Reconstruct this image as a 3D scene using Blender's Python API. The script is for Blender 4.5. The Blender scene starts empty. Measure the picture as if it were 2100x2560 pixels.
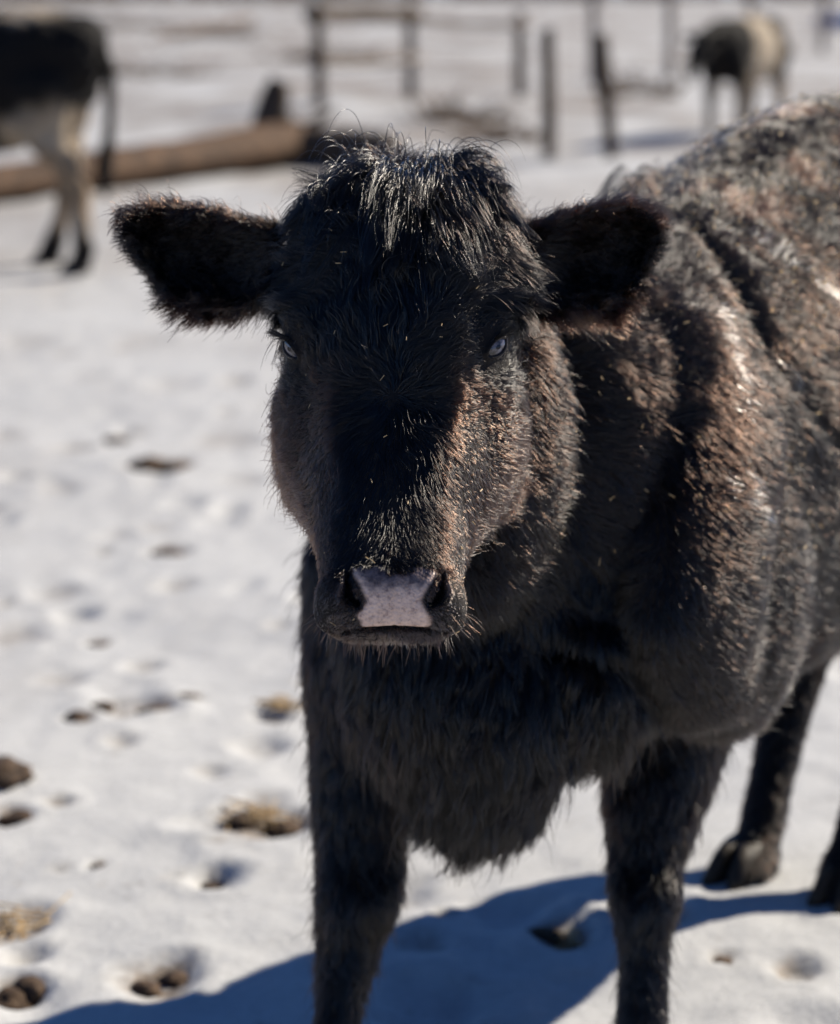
import bpy, bmesh, math, random
import numpy as np
from mathutils import Vector, Matrix
from mathutils.kdtree import KDTree
from mathutils.bvhtree import BVHTree

random.seed(4)
rng = np.random.default_rng(7)
sc = bpy.context.scene
col = sc.collection
R = math.radians

# ------------------------------------------------------------------ camera, sky, sun, exposure
W, H = 840.0, 1024.0
CAM_H = 1.27
FPX = 2362.0                        # focal length in pixels of the 840 x 1024 frame (about 83 mm on full frame)
HORIZON = -8.0                      # pixel row of the horizon
THETA = math.atan((H / 2 - HORIZON) / FPX)
cam_d = bpy.data.cameras.new('camera')
cam = bpy.data.objects.new('camera', cam_d)
col.objects.link(cam)
cam.location = (0, 0, CAM_H)
cam.rotation_euler = (math.pi / 2 - THETA, 0, 0)
cam_d.sensor_fit = 'VERTICAL'
cam_d.sensor_height = 36
cam_d.lens = FPX / H * 36
cam_d.clip_end = 5000
cam_d.clip_start = 0.05
cam_d.dof.use_dof = True
cam_d.dof.focus_distance = 2.16
cam_d.dof.aperture_fstop = 3.6
cam_d.dof.aperture_blades = 9
sc.camera = cam

SUN_EL = R(34)
SUN_AZ = R(35)                      # behind the right hand side: angle from +X towards +Y
sun_dir = Vector((math.cos(SUN_EL) * math.cos(SUN_AZ), math.cos(SUN_EL) * math.sin(SUN_AZ), math.sin(SUN_EL)))
wd = bpy.data.worlds.new('World')
sc.world = wd
wd.use_nodes = True
nt = wd.node_tree
bg = nt.nodes['Background']
sky = nt.nodes.new('ShaderNodeTexSky')
sky.sky_type = 'NISHITA'
sky.sun_disc = False
sky.sun_elevation = SUN_EL
sky.sun_rotation = math.pi / 2 - SUN_AZ
sky.altitude = 300
sky.air_density = 0.6
sky.dust_density = 0.0
sky.ozone_density = 10.0
nt.links.new(sky.outputs[0], bg.inputs[0])
bg.inputs[1].default_value = 0.08
sl = bpy.data.lights.new('sun', 'SUN')
sl.energy = 5.0
sl.angle = R(0.53)
sl.color = (1.0, 0.905, 0.76)
so = bpy.data.objects.new('sun', sl)
col.objects.link(so)
so.rotation_euler = sun_dir.to_track_quat('Z', 'Y').to_euler()
so.location = (6, 6, 8)
sc.view_settings.view_transform = 'Standard'
sc.view_settings.look = 'None'
sc.view_settings.exposure = 0.72
sc.view_settings.gamma = 1.0
sc.cycles.max_bounces = 8
sc.cycles.transparent_max_bounces = 8
sc.cycles_curves.shape = 'RIBBONS'

# ------------------------------------------------------------------ helpers
CAM = np.array([0, 0, CAM_H])
RIGHT = np.array([1.0, 0, 0])
FWD = np.array([0, math.cos(THETA), -math.sin(THETA)])
UP = np.array([0, math.sin(THETA), math.cos(THETA)])


def at(u, v, d):
    """the point seen at pixel (u, v), d metres away along the view axis"""
    return CAM + RIGHT * ((u - W / 2) / FPX * d) + UP * (-(v - H / 2) / FPX * d) + FWD * d


def ground(u, v, z=0.0):
    r = FWD + RIGHT * ((u - W / 2) / FPX) - UP * ((v - H / 2) / FPX)
    return CAM + r * ((z - CAM_H) / r[2])


def pix(p):
    q = np.asarray(p) - CAM
    d = q @ FWD
    return np.stack([W / 2 + q @ RIGHT / d * FPX, H / 2 - q @ UP / d * FPX, d], -1)


def norm(a):
    a = np.asarray(a, float)
    return a / np.maximum(np.linalg.norm(a, axis=-1, keepdims=True), 1e-9)


def smooth(x, a, b):
    t = np.clip((np.asarray(x, float) - a) / (b - a), 0, 1)
    return t * t * (3 - 2 * t)


def _hash(i, j, k, s):
    h = (i.astype(np.int64) * 374761393 + j.astype(np.int64) * 668265263 + k.astype(np.int64) * 2147483647 + s * 1274126177) & 0xffffffff
    h = ((h ^ (h >> 13)) * 1274126177) & 0xffffffff
    return ((h ^ (h >> 16)) & 0xffff) / 65535.0 * 2 - 1


def vnoise(p, scale, seed=0):
    q = np.asarray(p, float) * scale
    i = np.floor(q).astype(np.int64)
    f = q - i
    f = f * f * (3 - 2 * f)
    out = 0
    for a in (0, 1):
        for b in (0, 1):
            for c in (0, 1):
                w = (f[..., 0] if a else 1 - f[..., 0]) * (f[..., 1] if b else 1 - f[..., 1]) * (f[..., 2] if c else 1 - f[..., 2])
                out = out + w * _hash(i[..., 0] + a, i[..., 1] + b, i[..., 2] + c, seed)
    return out


def vnoise3(p, scale, seed=0):
    return np.stack([vnoise(p, scale, seed + k) for k in (11, 23, 37)], -1)


def tag(o, label=None, cat=None, group=None, kind=None):
    for k, v in (('label', label), ('category', cat), ('group', group), ('kind', kind)):
        if v:
            o[k] = v
    return o


def empty(name, loc=(0, 0, 0), rz=0.0):
    o = bpy.data.objects.new(name, None)
    o.empty_display_size = 0.1
    o.location = loc
    o.rotation_euler = (0, 0, rz)
    col.objects.link(o)
    return o


def mesh_obj(name, verts, faces, mat=None, parent=None, shade=True):
    me = bpy.data.meshes.new(name)
    me.from_pydata([tuple(map(float, v)) for v in verts], [], [tuple(map(int, f)) for f in faces])
    if shade:
        me.polygons.foreach_set('use_smooth', [True] * len(me.polygons))
    me.update()
    o = bpy.data.objects.new(name, me)
    if mat:
        me.materials.append(mat)
    col.objects.link(o)
    if parent:
        o.parent = parent
    return o


class Parts:
    """closed shells that overlap, to be fused into one skin"""
    def __init__(self):
        self.v, self.f, self.r = [], [], []
        self.n = 0

    def add(self, verts, faces, region):
        self.v.append(np.asarray(verts, float))
        self.f += [tuple(i + self.n for i in f) for f in faces]
        self.r += [region] * len(verts)
        self.n += len(verts)

    def rings(self, rings, region):
        rings = [np.asarray(r) for r in rings]
        n = len(rings[0])
        v = np.concatenate(rings + [rings[0].mean(0)[None], rings[-1].mean(0)[None]])
        m = len(rings)
        f = []
        for i in range(m - 1):
            for j in range(n):
                f.append((i * n + j, i * n + (j + 1) % n, (i + 1) * n + (j + 1) % n, (i + 1) * n + j))
        for j in range(n):
            f.append((m * n, (j + 1) % n, j))
            f.append((m * n + 1, (m - 1) * n + j, (m - 1) * n + (j + 1) % n))
        self.add(v, f, region)

    def tube(self, st, region, n=28, power=2.0, steps=4):
        """st: list of (centre, half axis a, half axis b); catmull-rom between the stations, rounded ends"""
        st = [tuple(np.asarray(x, float) for x in s) for s in st]
        ext = [st[0]] + st + [st[-1]]
        dense = []
        for i in range(1, len(ext) - 2):
            for k in range(steps):
                t = k / steps
                dense.append(tuple(cr(ext[i - 1][q], ext[i][q], ext[i + 1][q], ext[i + 2][q], t) for q in range(3)))
        dense.append(st[-1])

        def cap(s, d):
            out = []
            r = min(np.linalg.norm(s[1]), np.linalg.norm(s[2])) * 0.8
            for k in (1, 2, 3):
                a = k / 3.2 * math.pi / 2
                out.append((s[0] + d * r * math.sin(a), s[1] * math.cos(a), s[2] * math.cos(a)))
            return out
        d0 = norm(dense[0][0] - dense[1][0])
        d1 = norm(dense[-1][0] - dense[-2][0])
        dense = cap(dense[0], d0)[::-1] + dense + cap(dense[-1], d1)
        ang = np.linspace(0, 2 * math.pi, n, endpoint=False)
        ca, sa = np.cos(ang), np.sin(ang)
        e = 2.0 / power
        ca = np.sign(ca) * np.abs(ca) ** e
        sa = np.sign(sa) * np.abs(sa) ** e
        self.rings([c + ca[:, None] * a + sa[:, None] * b for c, a, b in dense], region)

    def ball(self, c, ax, region, n=20):
        c = np.asarray(c, float)
        a, b, d = (np.asarray(x, float) for x in ax)
        rings = []
        ang = np.linspace(0, 2 * math.pi, n, endpoint=False)
        for k in range(1, 12):
            t = -math.pi / 2 + math.pi * k / 12
            rings.append(c + d * math.sin(t) + math.cos(t) * (np.cos(ang)[:, None] * a + np.sin(ang)[:, None] * b))
        self.rings(rings, region)

    def fuse(self, name, voxel, iters, factor=0.5):
        v = np.concatenate(self.v)
        o = mesh_obj(name + '_raw', v, self.f)
        bm = bmesh.new()
        bm.from_mesh(o.data)
        bmesh.ops.recalc_face_normals(bm, faces=bm.faces)
        bm.to_mesh(o.data)
        bm.free()
        m = o.modifiers.new('r', 'REMESH')
        m.mode = 'VOXEL'
        m.voxel_size = voxel
        s = o.modifiers.new('s', 'SMOOTH')
        s.factor = factor
        s.iterations = iters
        dg = bpy.context.evaluated_depsgraph_get()
        me = bpy.data.meshes.new_from_object(o.evaluated_get(dg))
        bpy.data.objects.remove(o)
        # region of every new vertex from the nearest source vertex
        kd = KDTree(len(v))
        for i, p in enumerate(v):
            kd.insert(p, i)
        kd.balance()
        return me, kd


def cr(p0, p1, p2, p3, t):
    return 0.5 * (2 * p1 + (p2 - p0) * t + (2 * p0 - 5 * p1 + 4 * p2 - p3) * t * t + (3 * p1 - p0 - 3 * p2 + p3) * t ** 3)


def get_verts(me):
    a = np.empty(len(me.vertices) * 3)
    me.vertices.foreach_get('co', a)
    return a.reshape(-1, 3)


def set_verts(me, v):
    me.vertices.foreach_set('co', np.ascontiguousarray(v, float).ravel())
    me.update()


def get_normals(me):
    a = np.empty(len(me.vertices) * 3, np.float32)
    me.vertex_normals.foreach_get('vector', a)
    return a.reshape(-1, 3).astype(float)


def get_edges(me):
    a = np.empty(len(me.edges) * 2, np.int32)
    me.edges.foreach_get('vertices', a)
    return a.reshape(-1, 2)


def relax(field, edges, n, it):
    """average a per-vertex field with its neighbours"""
    f = np.array(field, float)
    deg = np.bincount(edges.ravel(), minlength=n).astype(float)
    deg[deg == 0] = 1
    two = f.ndim == 2
    for _ in range(it):
        if two:
            s = np.stack([np.bincount(edges[:, 0], f[edges[:, 1], k], n) + np.bincount(edges[:, 1], f[edges[:, 0], k], n) for k in range(f.shape[1])], -1)
            f = 0.5 * f + 0.5 * s / deg[:, None]
        else:
            s = np.bincount(edges[:, 0], f[edges[:, 1]], n) + np.bincount(edges[:, 1], f[edges[:, 0]], n)
            f = 0.5 * f + 0.5 * s / deg
    return f


def set_attr(me, name, data):
    a = me.attributes.new(name, 'FLOAT', 'POINT')
    a.data.foreach_set('value', np.asarray(data, np.float32))


def wood_tube(pts, radii, n=14, seed=0, rough=0.12):
    r = np.random.default_rng(seed)
    pts = [np.asarray(p, float) for p in pts]
    P, RR = [], []
    ext = [pts[0]] + pts + [pts[-1]]
    er = [radii[0]] + list(radii) + [radii[-1]]
    for i in range(1, len(ext) - 2):
        for k in range(5):
            P.append(cr(ext[i - 1], ext[i], ext[i + 1], ext[i + 2], k / 5))
            RR.append(cr(er[i - 1], er[i], er[i + 1], er[i + 2], k / 5))
    P.append(pts[-1])
    RR.append(radii[-1])
    v, f = [], []
    rid = 1 + rough * r.normal(0, 1, n)
    for i, (p, q) in enumerate(zip(P, RR)):
        t = norm(P[min(i + 1, len(P) - 1)] - P[max(i - 1, 0)])
        a = np.cross(t, [0.3, 0.2, 1.0]) if abs(t[2]) < .9 else np.cross(t, [1, 0, 0])
        a = norm(a)
        b = np.cross(t, a)
        for j in range(n):
            g = 2 * math.pi * j / n
            k = q * rid[j] * (1 + 0.3 * rough * r.normal())
            v.append(p + k * (a * math.cos(g) + b * math.sin(g)))
    m = len(P)
    for i in range(m - 1):
        for j in range(n):
            f.append((i * n + j, i * n + (j + 1) % n, (i + 1) * n + (j + 1) % n, (i + 1) * n + j))
    c = len(v)
    v += [P[0], P[-1]]
    for j in range(n):
        f.append((c, (j + 1) % n, j))
        f.append((c + 1, (m - 1) * n + j, (m - 1) * n + (j + 1) % n))
    return np.array(v), f


# ------------------------------------------------------------------ materials
def material(name):
    m = bpy.data.materials.new(name)
    m.use_nodes = True
    t = m.node_tree
    return m, t, t.nodes['Principled BSDF']


def node(t, kind, **kw):
    n = t.nodes.new(kind)
    for k, v in kw.items():
        if hasattr(n, k):
            setattr(n, k, v)
        else:
            n.inputs[k.replace('_', ' ')].default_value = v
    return n


def ramp(t, src, stops):
    r = t.nodes.new('ShaderNodeValToRGB')
    el = r.color_ramp.elements
    while len(el) < len(stops):
        el.new(0.5)
    for e, (p, c) in zip(el, stops):
        e.position = p
        e.color = (*c, 1)
    t.links.new(src, r.inputs[0])
    return r.outputs[0]


def attr(t, name):
    a = t.nodes.new('ShaderNodeAttribute')
    a.attribute_name = name
    return a.outputs['Fac']


def mix(t, fac, a, b):
    m = t.nodes.new('ShaderNodeMix')
    m.data_type = 'RGBA'
    for sock, val in ((m.inputs[0], fac), (m.inputs[6], a), (m.inputs[7], b)):
        if hasattr(val, 'is_output'):
            t.links.new(val, sock)
        elif isinstance(val, (int, float)):
            sock.default_value = val
        else:
            sock.default_value = (*val, 1)
    return m.outputs[2]


def coords(t, scale=(1, 1, 1)):
    g = t.nodes.new('ShaderNodeNewGeometry')
    m = t.nodes.new('ShaderNodeMapping')
    m.inputs['Scale'].default_value = scale
    t.links.new(g.outputs['Position'], m.inputs[0])
    return m.outputs[0]


def noise_out(t, vec, scale, detail=4, rough=0.55):
    n = node(t, 'ShaderNodeTexNoise')
    n.inputs['Scale'].default_value = scale
    n.inputs['Detail'].default_value = detail
    n.inputs['Roughness'].default_value = rough
    t.links.new(vec, n.inputs['Vector'])
    return n.outputs[0]


def bump(t, b, src, dist, strength=1.0):
    n = t.nodes.new('ShaderNodeBump')
    n.inputs['Strength'].default_value = strength
    n.inputs['Distance'].default_value = dist
    t.links.new(src, n.inputs['Height'])
    t.links.new(n.outputs[0], b.inputs['Normal'])


def simple(name, c1, c2, scale, rough=0.7, bmp=0.0, spec=0.3):
    m, t, b = material(name)
    v = coords(t)
    n = noise_out(t, v, scale)
    t.links.new(ramp(t, n, [(0.35, c1), (0.65, c2)]), b.inputs['Base Color'])
    b.inputs['Roughness'].default_value = rough
    b.inputs['Specular IOR Level'].default_value = spec
    if bmp:
        bump(t, b, n, bmp)
    return m


def snow_material():
    m, t, b = material('snow')
    v = coords(t)
    fine = noise_out(t, v, 60, 6, 0.65)
    patch = noise_out(t, coords(t, (1, 0.45, 1)), 1.3, 6, 0.62)
    streak = noise_out(t, coords(t, (0.42, 0.20, 1)), 1.1, 7, 0.68)
    base = ramp(t, fine, [(0.3, (0.425, 0.430, 0.432)), (0.75, (0.505, 0.512, 0.514))])
    soil = ramp(t, noise_out(t, v, 35, 4), [(0.35, (0.06, 0.038, 0.023)), (0.65, (0.20, 0.14, 0.085))])
    faint = ramp(t, patch, [(0.52, (0, 0, 0)), (0.76, (0.26, 0.26, 0.26))])
    litter = ramp(t, streak, [(0.42, (0, 0, 0)), (0.66, (0.85, 0.85, 0.85))])
    far = attr(t, 'litter')
    mm = node(t, 'ShaderNodeMath', operation='MULTIPLY')
    t.links.new(litter, mm.inputs[0])
    t.links.new(far, mm.inputs[1])
    ad = node(t, 'ShaderNodeMath', operation='ADD')
    t.links.new(mm.outputs[0], ad.inputs[0])
    t.links.new(faint, ad.inputs[1])
    dm = node(t, 'ShaderNodeMath', operation='MULTIPLY')
    t.links.new(attr(t, 'dirt'), dm.inputs[0])
    t.links.new(ramp(t, noise_out(t, v, 22, 5, 0.7), [(0.38, (0.15, 0.15, 0.15)), (0.56, (1, 1, 1))]), dm.inputs[1])
    speck = ramp(t, noise_out(t, coords(t, (1, .8, 1)), 11, 6, 0.72), [(0.63, (0, 0, 0)), (0.72, (0.55, 0.55, 0.55))])
    a3 = node(t, 'ShaderNodeMath', operation='ADD')
    t.links.new(ad.outputs[0], a3.inputs[0])
    t.links.new(speck, a3.inputs[1])
    ad = a3
    a2 = node(t, 'ShaderNodeMath', operation='ADD')
    a2.use_clamp = True
    t.links.new(ad.outputs[0], a2.inputs[0])
    t.links.new(dm.outputs[0], a2.inputs[1])
    t.links.new(mix(t, a2.outputs[0], base, soil), b.inputs['Base Color'])
    b.inputs['Roughness'].default_value = 0.75
    b.inputs['Specular IOR Level'].default_value = 0.25
    bump(t, b, fine, 0.006, 0.5)
    return m


def skin_material():
    """hide under the coat, and the bare damp skin of the nose"""
    m, t, b = material('calf_skin')
    v = coords(t)
    n = noise_out(t, v, 90, 5, 0.6)
    hide = ramp(t, n, [(0.3, (0.006, 0.004, 0.003)), (0.7, (0.014, 0.009, 0.007))])
    spots = noise_out(t, v, 160, 6, 0.75)
    pink = ramp(t, spots, [(0.34, (0.30, 0.20, 0.175)), (0.48, (0.66, 0.46, 0.36)), (0.7, (0.78, 0.57, 0.46))])
    slate = ramp(t, spots, [(0.36, (0.03, 0.022, 0.027)), (0.62, (0.16, 0.12, 0.12))])
    pad = mix(t, attr(t, 'slate'), pink, slate)
    c = mix(t, attr(t, 'pad'), hide, pad)
    c = mix(t, attr(t, 'inner'), c, (0.006, 0.005, 0.006))
    t.links.new(c, b.inputs['Base Color'])
    rr = mix(t, attr(t, 'pad'), (0.85, 0.85, 0.85), (0.36, 0.36, 0.36))
    t.links.new(rr, b.inputs['Roughness'])
    b.inputs['Specular IOR Level'].default_value = 0.35
    vor = node(t, 'ShaderNodeTexVoronoi')
    vor.inputs['Scale'].default_value = 330
    t.links.new(v, vor.inputs['Vector'])
    bump(t, b, vor.outputs['Distance'], 0.0015, 0.5)
    return m


def fur_material(name='calf_fur', rough=0.19, ior=1.56):
    m = bpy.data.materials.new(name)
    m.use_nodes = True
    t = m.node_tree
    t.nodes.clear()
    out = t.nodes.new('ShaderNodeOutputMaterial')
    h = t.nodes.new('ShaderNodeBsdfHairPrincipled')
    h.parametrization = 'COLOR'
    col_ = ramp(t, attr(t, 'melanin'), [(0.0, (.75, .75, .75)), (0.55, (.09, .072, .062)), (0.75, (.032, .019, .0135)), (0.86, (.014, .0066, .0040)),
                                        (0.92, (.0062, .0026, .0015)), (0.97, (.0014, .0009, .0007)), (1.0, (.0004, .0003, .0003))])
    t.links.new(col_, h.inputs['Color'])
    h.inputs['Roughness'].default_value = rough
    h.inputs['Radial Roughness'].default_value = 0.35
    h.inputs['IOR'].default_value = ior
    h.inputs['Coat'].default_value = 0.0
    h.inputs['Random Roughness'].default_value = 0.3
    t.links.new(h.outputs[0], out.inputs[0])
    return m


M = dict(
    snow=snow_material(),
    skin=skin_material(),
    fur=fur_material(),
    lock=fur_material('forelock_hair', 0.14, 1.65),
    hoof=simple('hoof_horn', (0.014, 0.010, 0.007), (0.035, 0.024, 0.015), 60, 0.6, 0.002),
    clod=simple('frozen_mud', (0.030, 0.018, 0.011), (0.085, 0.052, 0.030), 40, 0.85, 0.01),
    straw=simple('straw', (0.34, 0.22, 0.10), (0.58, 0.42, 0.22), 30, 0.6),
    bark=simple('weathered_wood', (0.038, 0.020, 0.010), (0.12, 0.066, 0.034), 7, 0.85, 0.02),
    post=simple('old_post_wood', (0.035, 0.023, 0.015), (0.095, 0.066, 0.044), 9, 0.85, 0.02),
    pale_post=simple('grey_post_wood', (0.16, 0.13, 0.11), (0.30, 0.26, 0.22), 9, 0.85, 0.02),
    brush=simple('dry_brush', (0.08, 0.05, 0.03), (0.19, 0.125, 0.075), 3, 0.9),
    blue=simple('blue_plastic', (0.02, 0.09, 0.34), (0.03, 0.13, 0.42), 4, 0.4),
    wire=simple('rusty_wire', (0.12, 0.09, 0.07), (0.2, 0.15, 0.12), 20, 0.5),
)

# ------------------------------------------------------------------ ground: one snow sheet out to the horizon
def grow(a, b, step, ratio):
    out = [a]
    while out[-1] < b:
        out.append(out[-1] + step)
        step *= ratio
    return out


SPOTS = [  # photographed trampled spots (display px of a 1736 wide view): x, y, half width, half depth scale, dirt
    (240, 905, 22, 1, .9), (330, 975, 58, 1, 1), (150, 920, 40, 1, .5), (125, 1020, 40, 1, .3), (345, 1140, 40, 1, .6),
    (110, 1225, 40, 1, .4), (360, 1210, 38, 1, .35), (195, 1325, 24, 1, .6), (30, 1310, 55, 1.3, .45), (165, 1500, 28, 1, 1),
    (325, 1472, 34, 1, .9), (395, 1452, 18, 1, .8), (250, 1545, 25, 1, .4), (435, 1590, 28, 1, .35), (20, 1690, 35, 1.2, .9),
    (120, 1660, 22, 1, .7), (535, 1695, 80, 1.2, 1), (440, 1800, 22, 1, .9), (362, 1808, 18, 1, .6), (205, 1783, 12, 1, .7),
    (35, 1895, 60, 1.5, .7), (330, 2012, 70, 1.3, .9), (25, 2035, 45, 1.4, 1), (1160, 1948, 55, 1.2, .9), (1490, 1996, 25, 1, .6),
    (1640, 2022, 42, 1.0, .7), (920, 1900, 16, 1, .4), (120, 1790, 18, 1, .35), (500, 1000, 40, 1, .25), (60, 700, 50, 1, .3),
    (300, 700, 60, 1, .25), (560, 1480, 30, 1, .5), (215, 1140, 18, 1, .5), (580, 1300, 25, 1, .3), (10, 1245, 14, 1, .8),
    (470, 905, 60, 1, .3), (350, 800, 50, 1, .2), (180, 780, 40, 1, .2)]


def build_ground():
    xs = np.arange(-1.7, 1.7, 0.016)
    side = np.array(grow(1.7, 2500, 0.03, 1.075))
    xs = np.concatenate([-side[::-1], xs[1:], side])
    ys = np.arange(2.3, 4.2, 0.016)
    far = np.array(grow(4.2, 3000, 0.02, 1.011)[1:])
    near = -np.array(grow(-2.29, 1500, 0.03, 1.14))[::-1]
    ys = np.concatenate([near, ys, far])
    X, Y = np.meshgrid(xs, ys)
    P = np.stack([X, Y, np.zeros_like(X)], -1)
    dist = np.hypot(X, Y)
    z = 0.016 * vnoise(P, 1.3, 1) + 0.006 * vnoise(P, 4.0, 2) + 0.0025 * vnoise(P, 15, 3) + 0.0018 * vnoise(P, 33, 4)
    z += 0.10 * vnoise(P, 0.16, 5) * smooth(dist, 8, 30)
    z += 0.04 * np.maximum(0, vnoise(P, 1.2, 8)) * smooth(dist, 8, 16)
    near_f = 1 - smooth(dist, 200, 900)
    z = z * near_f
    dirt = np.zeros_like(X)
    prints = []
    r2 = np.random.default_rng(3)
    for (dx, dy, hw, hd, k) in SPOTS:
        g = ground(dx * W / 1736, dy * W / 1736)
        s = FPX / pix(g)[2]
        prints.append((g[0], g[1], 1.2 * hw * W / 1736 / s, 1.2 * hw * W / 1736 / s * (0.8 + 0.5 * hd), k, 0.007 + 0.010 * k))
    n_sp = len(prints)
    for _ in range(620):
        y = 2.4 + 15 * r2.random() ** 1.5
        x = (r2.random() - 0.5) * (3.0 + 0.55 * y)
        rr = 0.035 + 0.03 * r2.random()
        prints.append((x, y, rr, rr * (1 + 0.5 * r2.random()), 0.0 if r2.random() < .60 else 0.6 * r2.random(), 0.005 + 0.012 * r2.random()))
    wob = 0.25 * vnoise(P, 22, 6) + 0.12 * vnoise(P, 55, 7)
    for i, (px, py, rx, ry, k, dep) in enumerate(prints):
        ix = np.searchsorted(xs, (px - 3 * rx, px + 3 * rx))
        iy = np.searchsorted(ys, (py - 3 * ry, py + 3 * ry))
        if ix[1] <= ix[0] or iy[1] <= iy[0]:
            continue
        sl_ = (slice(iy[0], iy[1]), slice(ix[0], ix[1]))
        q = np.hypot((X[sl_] - px) / rx, (Y[sl_] - py) / ry) * (1 + wob[sl_])
        z[sl_] += -dep * np.exp(-(q / 0.85) ** 4) + 0.3 * dep * np.exp(-((q - 1.35) / 0.35) ** 2)
        if k:
            dirt[sl_] = np.maximum(dirt[sl_], k * (1 - smooth(q, 0.45, 1.25)))
    # hollow the snow a little where the calf stands
    n, m = X.shape
    v = np.stack([X, Y, z], -1).reshape(-1, 3)
    idx = np.arange(n * m).reshape(n, m)
    f = np.stack([idx[:-1, :-1], idx[:-1, 1:], idx[1:, 1:], idx[1:, :-1]], -1).reshape(-1, 4)
    me = bpy.data.meshes.new('ground')
    me.vertices.add(len(v))
    me.vertices.foreach_set('co', v.ravel())
    me.loops.add(f.size)
    me.loops.foreach_set('vertex_index', f.ravel().astype(np.int32))
    me.polygons.add(len(f))
    me.polygons.foreach_set('loop_start', np.arange(0, f.size, 4, dtype=np.int32))
    me.polygons.foreach_set('use_smooth', np.ones(len(f), bool))
    me.update()
    me.validate()
    set_attr(me, 'dirt', dirt.ravel())
    lit = smooth(dist, 5, 18) * 1.0 + 0.06
    set_attr(me, 'litter', lit.ravel())
    me.materials.append(M['snow'])
    o = bpy.data.objects.new('ground', me)
    col.objects.link(o)
    tag(o, kind='structure')
    return o


ground_obj = build_ground()
gb = BVHTree.FromObject(ground_obj, bpy.context.evaluated_depsgraph_get())


def gz(x, y):
    h = gb.ray_cast(Vector((x, y, 20)), Vector((0, 0, -1)))
    return h[0].z if h[0] else 0.0


# ------------------------------------------------------------------ the black calf
HEAD_N = 0


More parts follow.
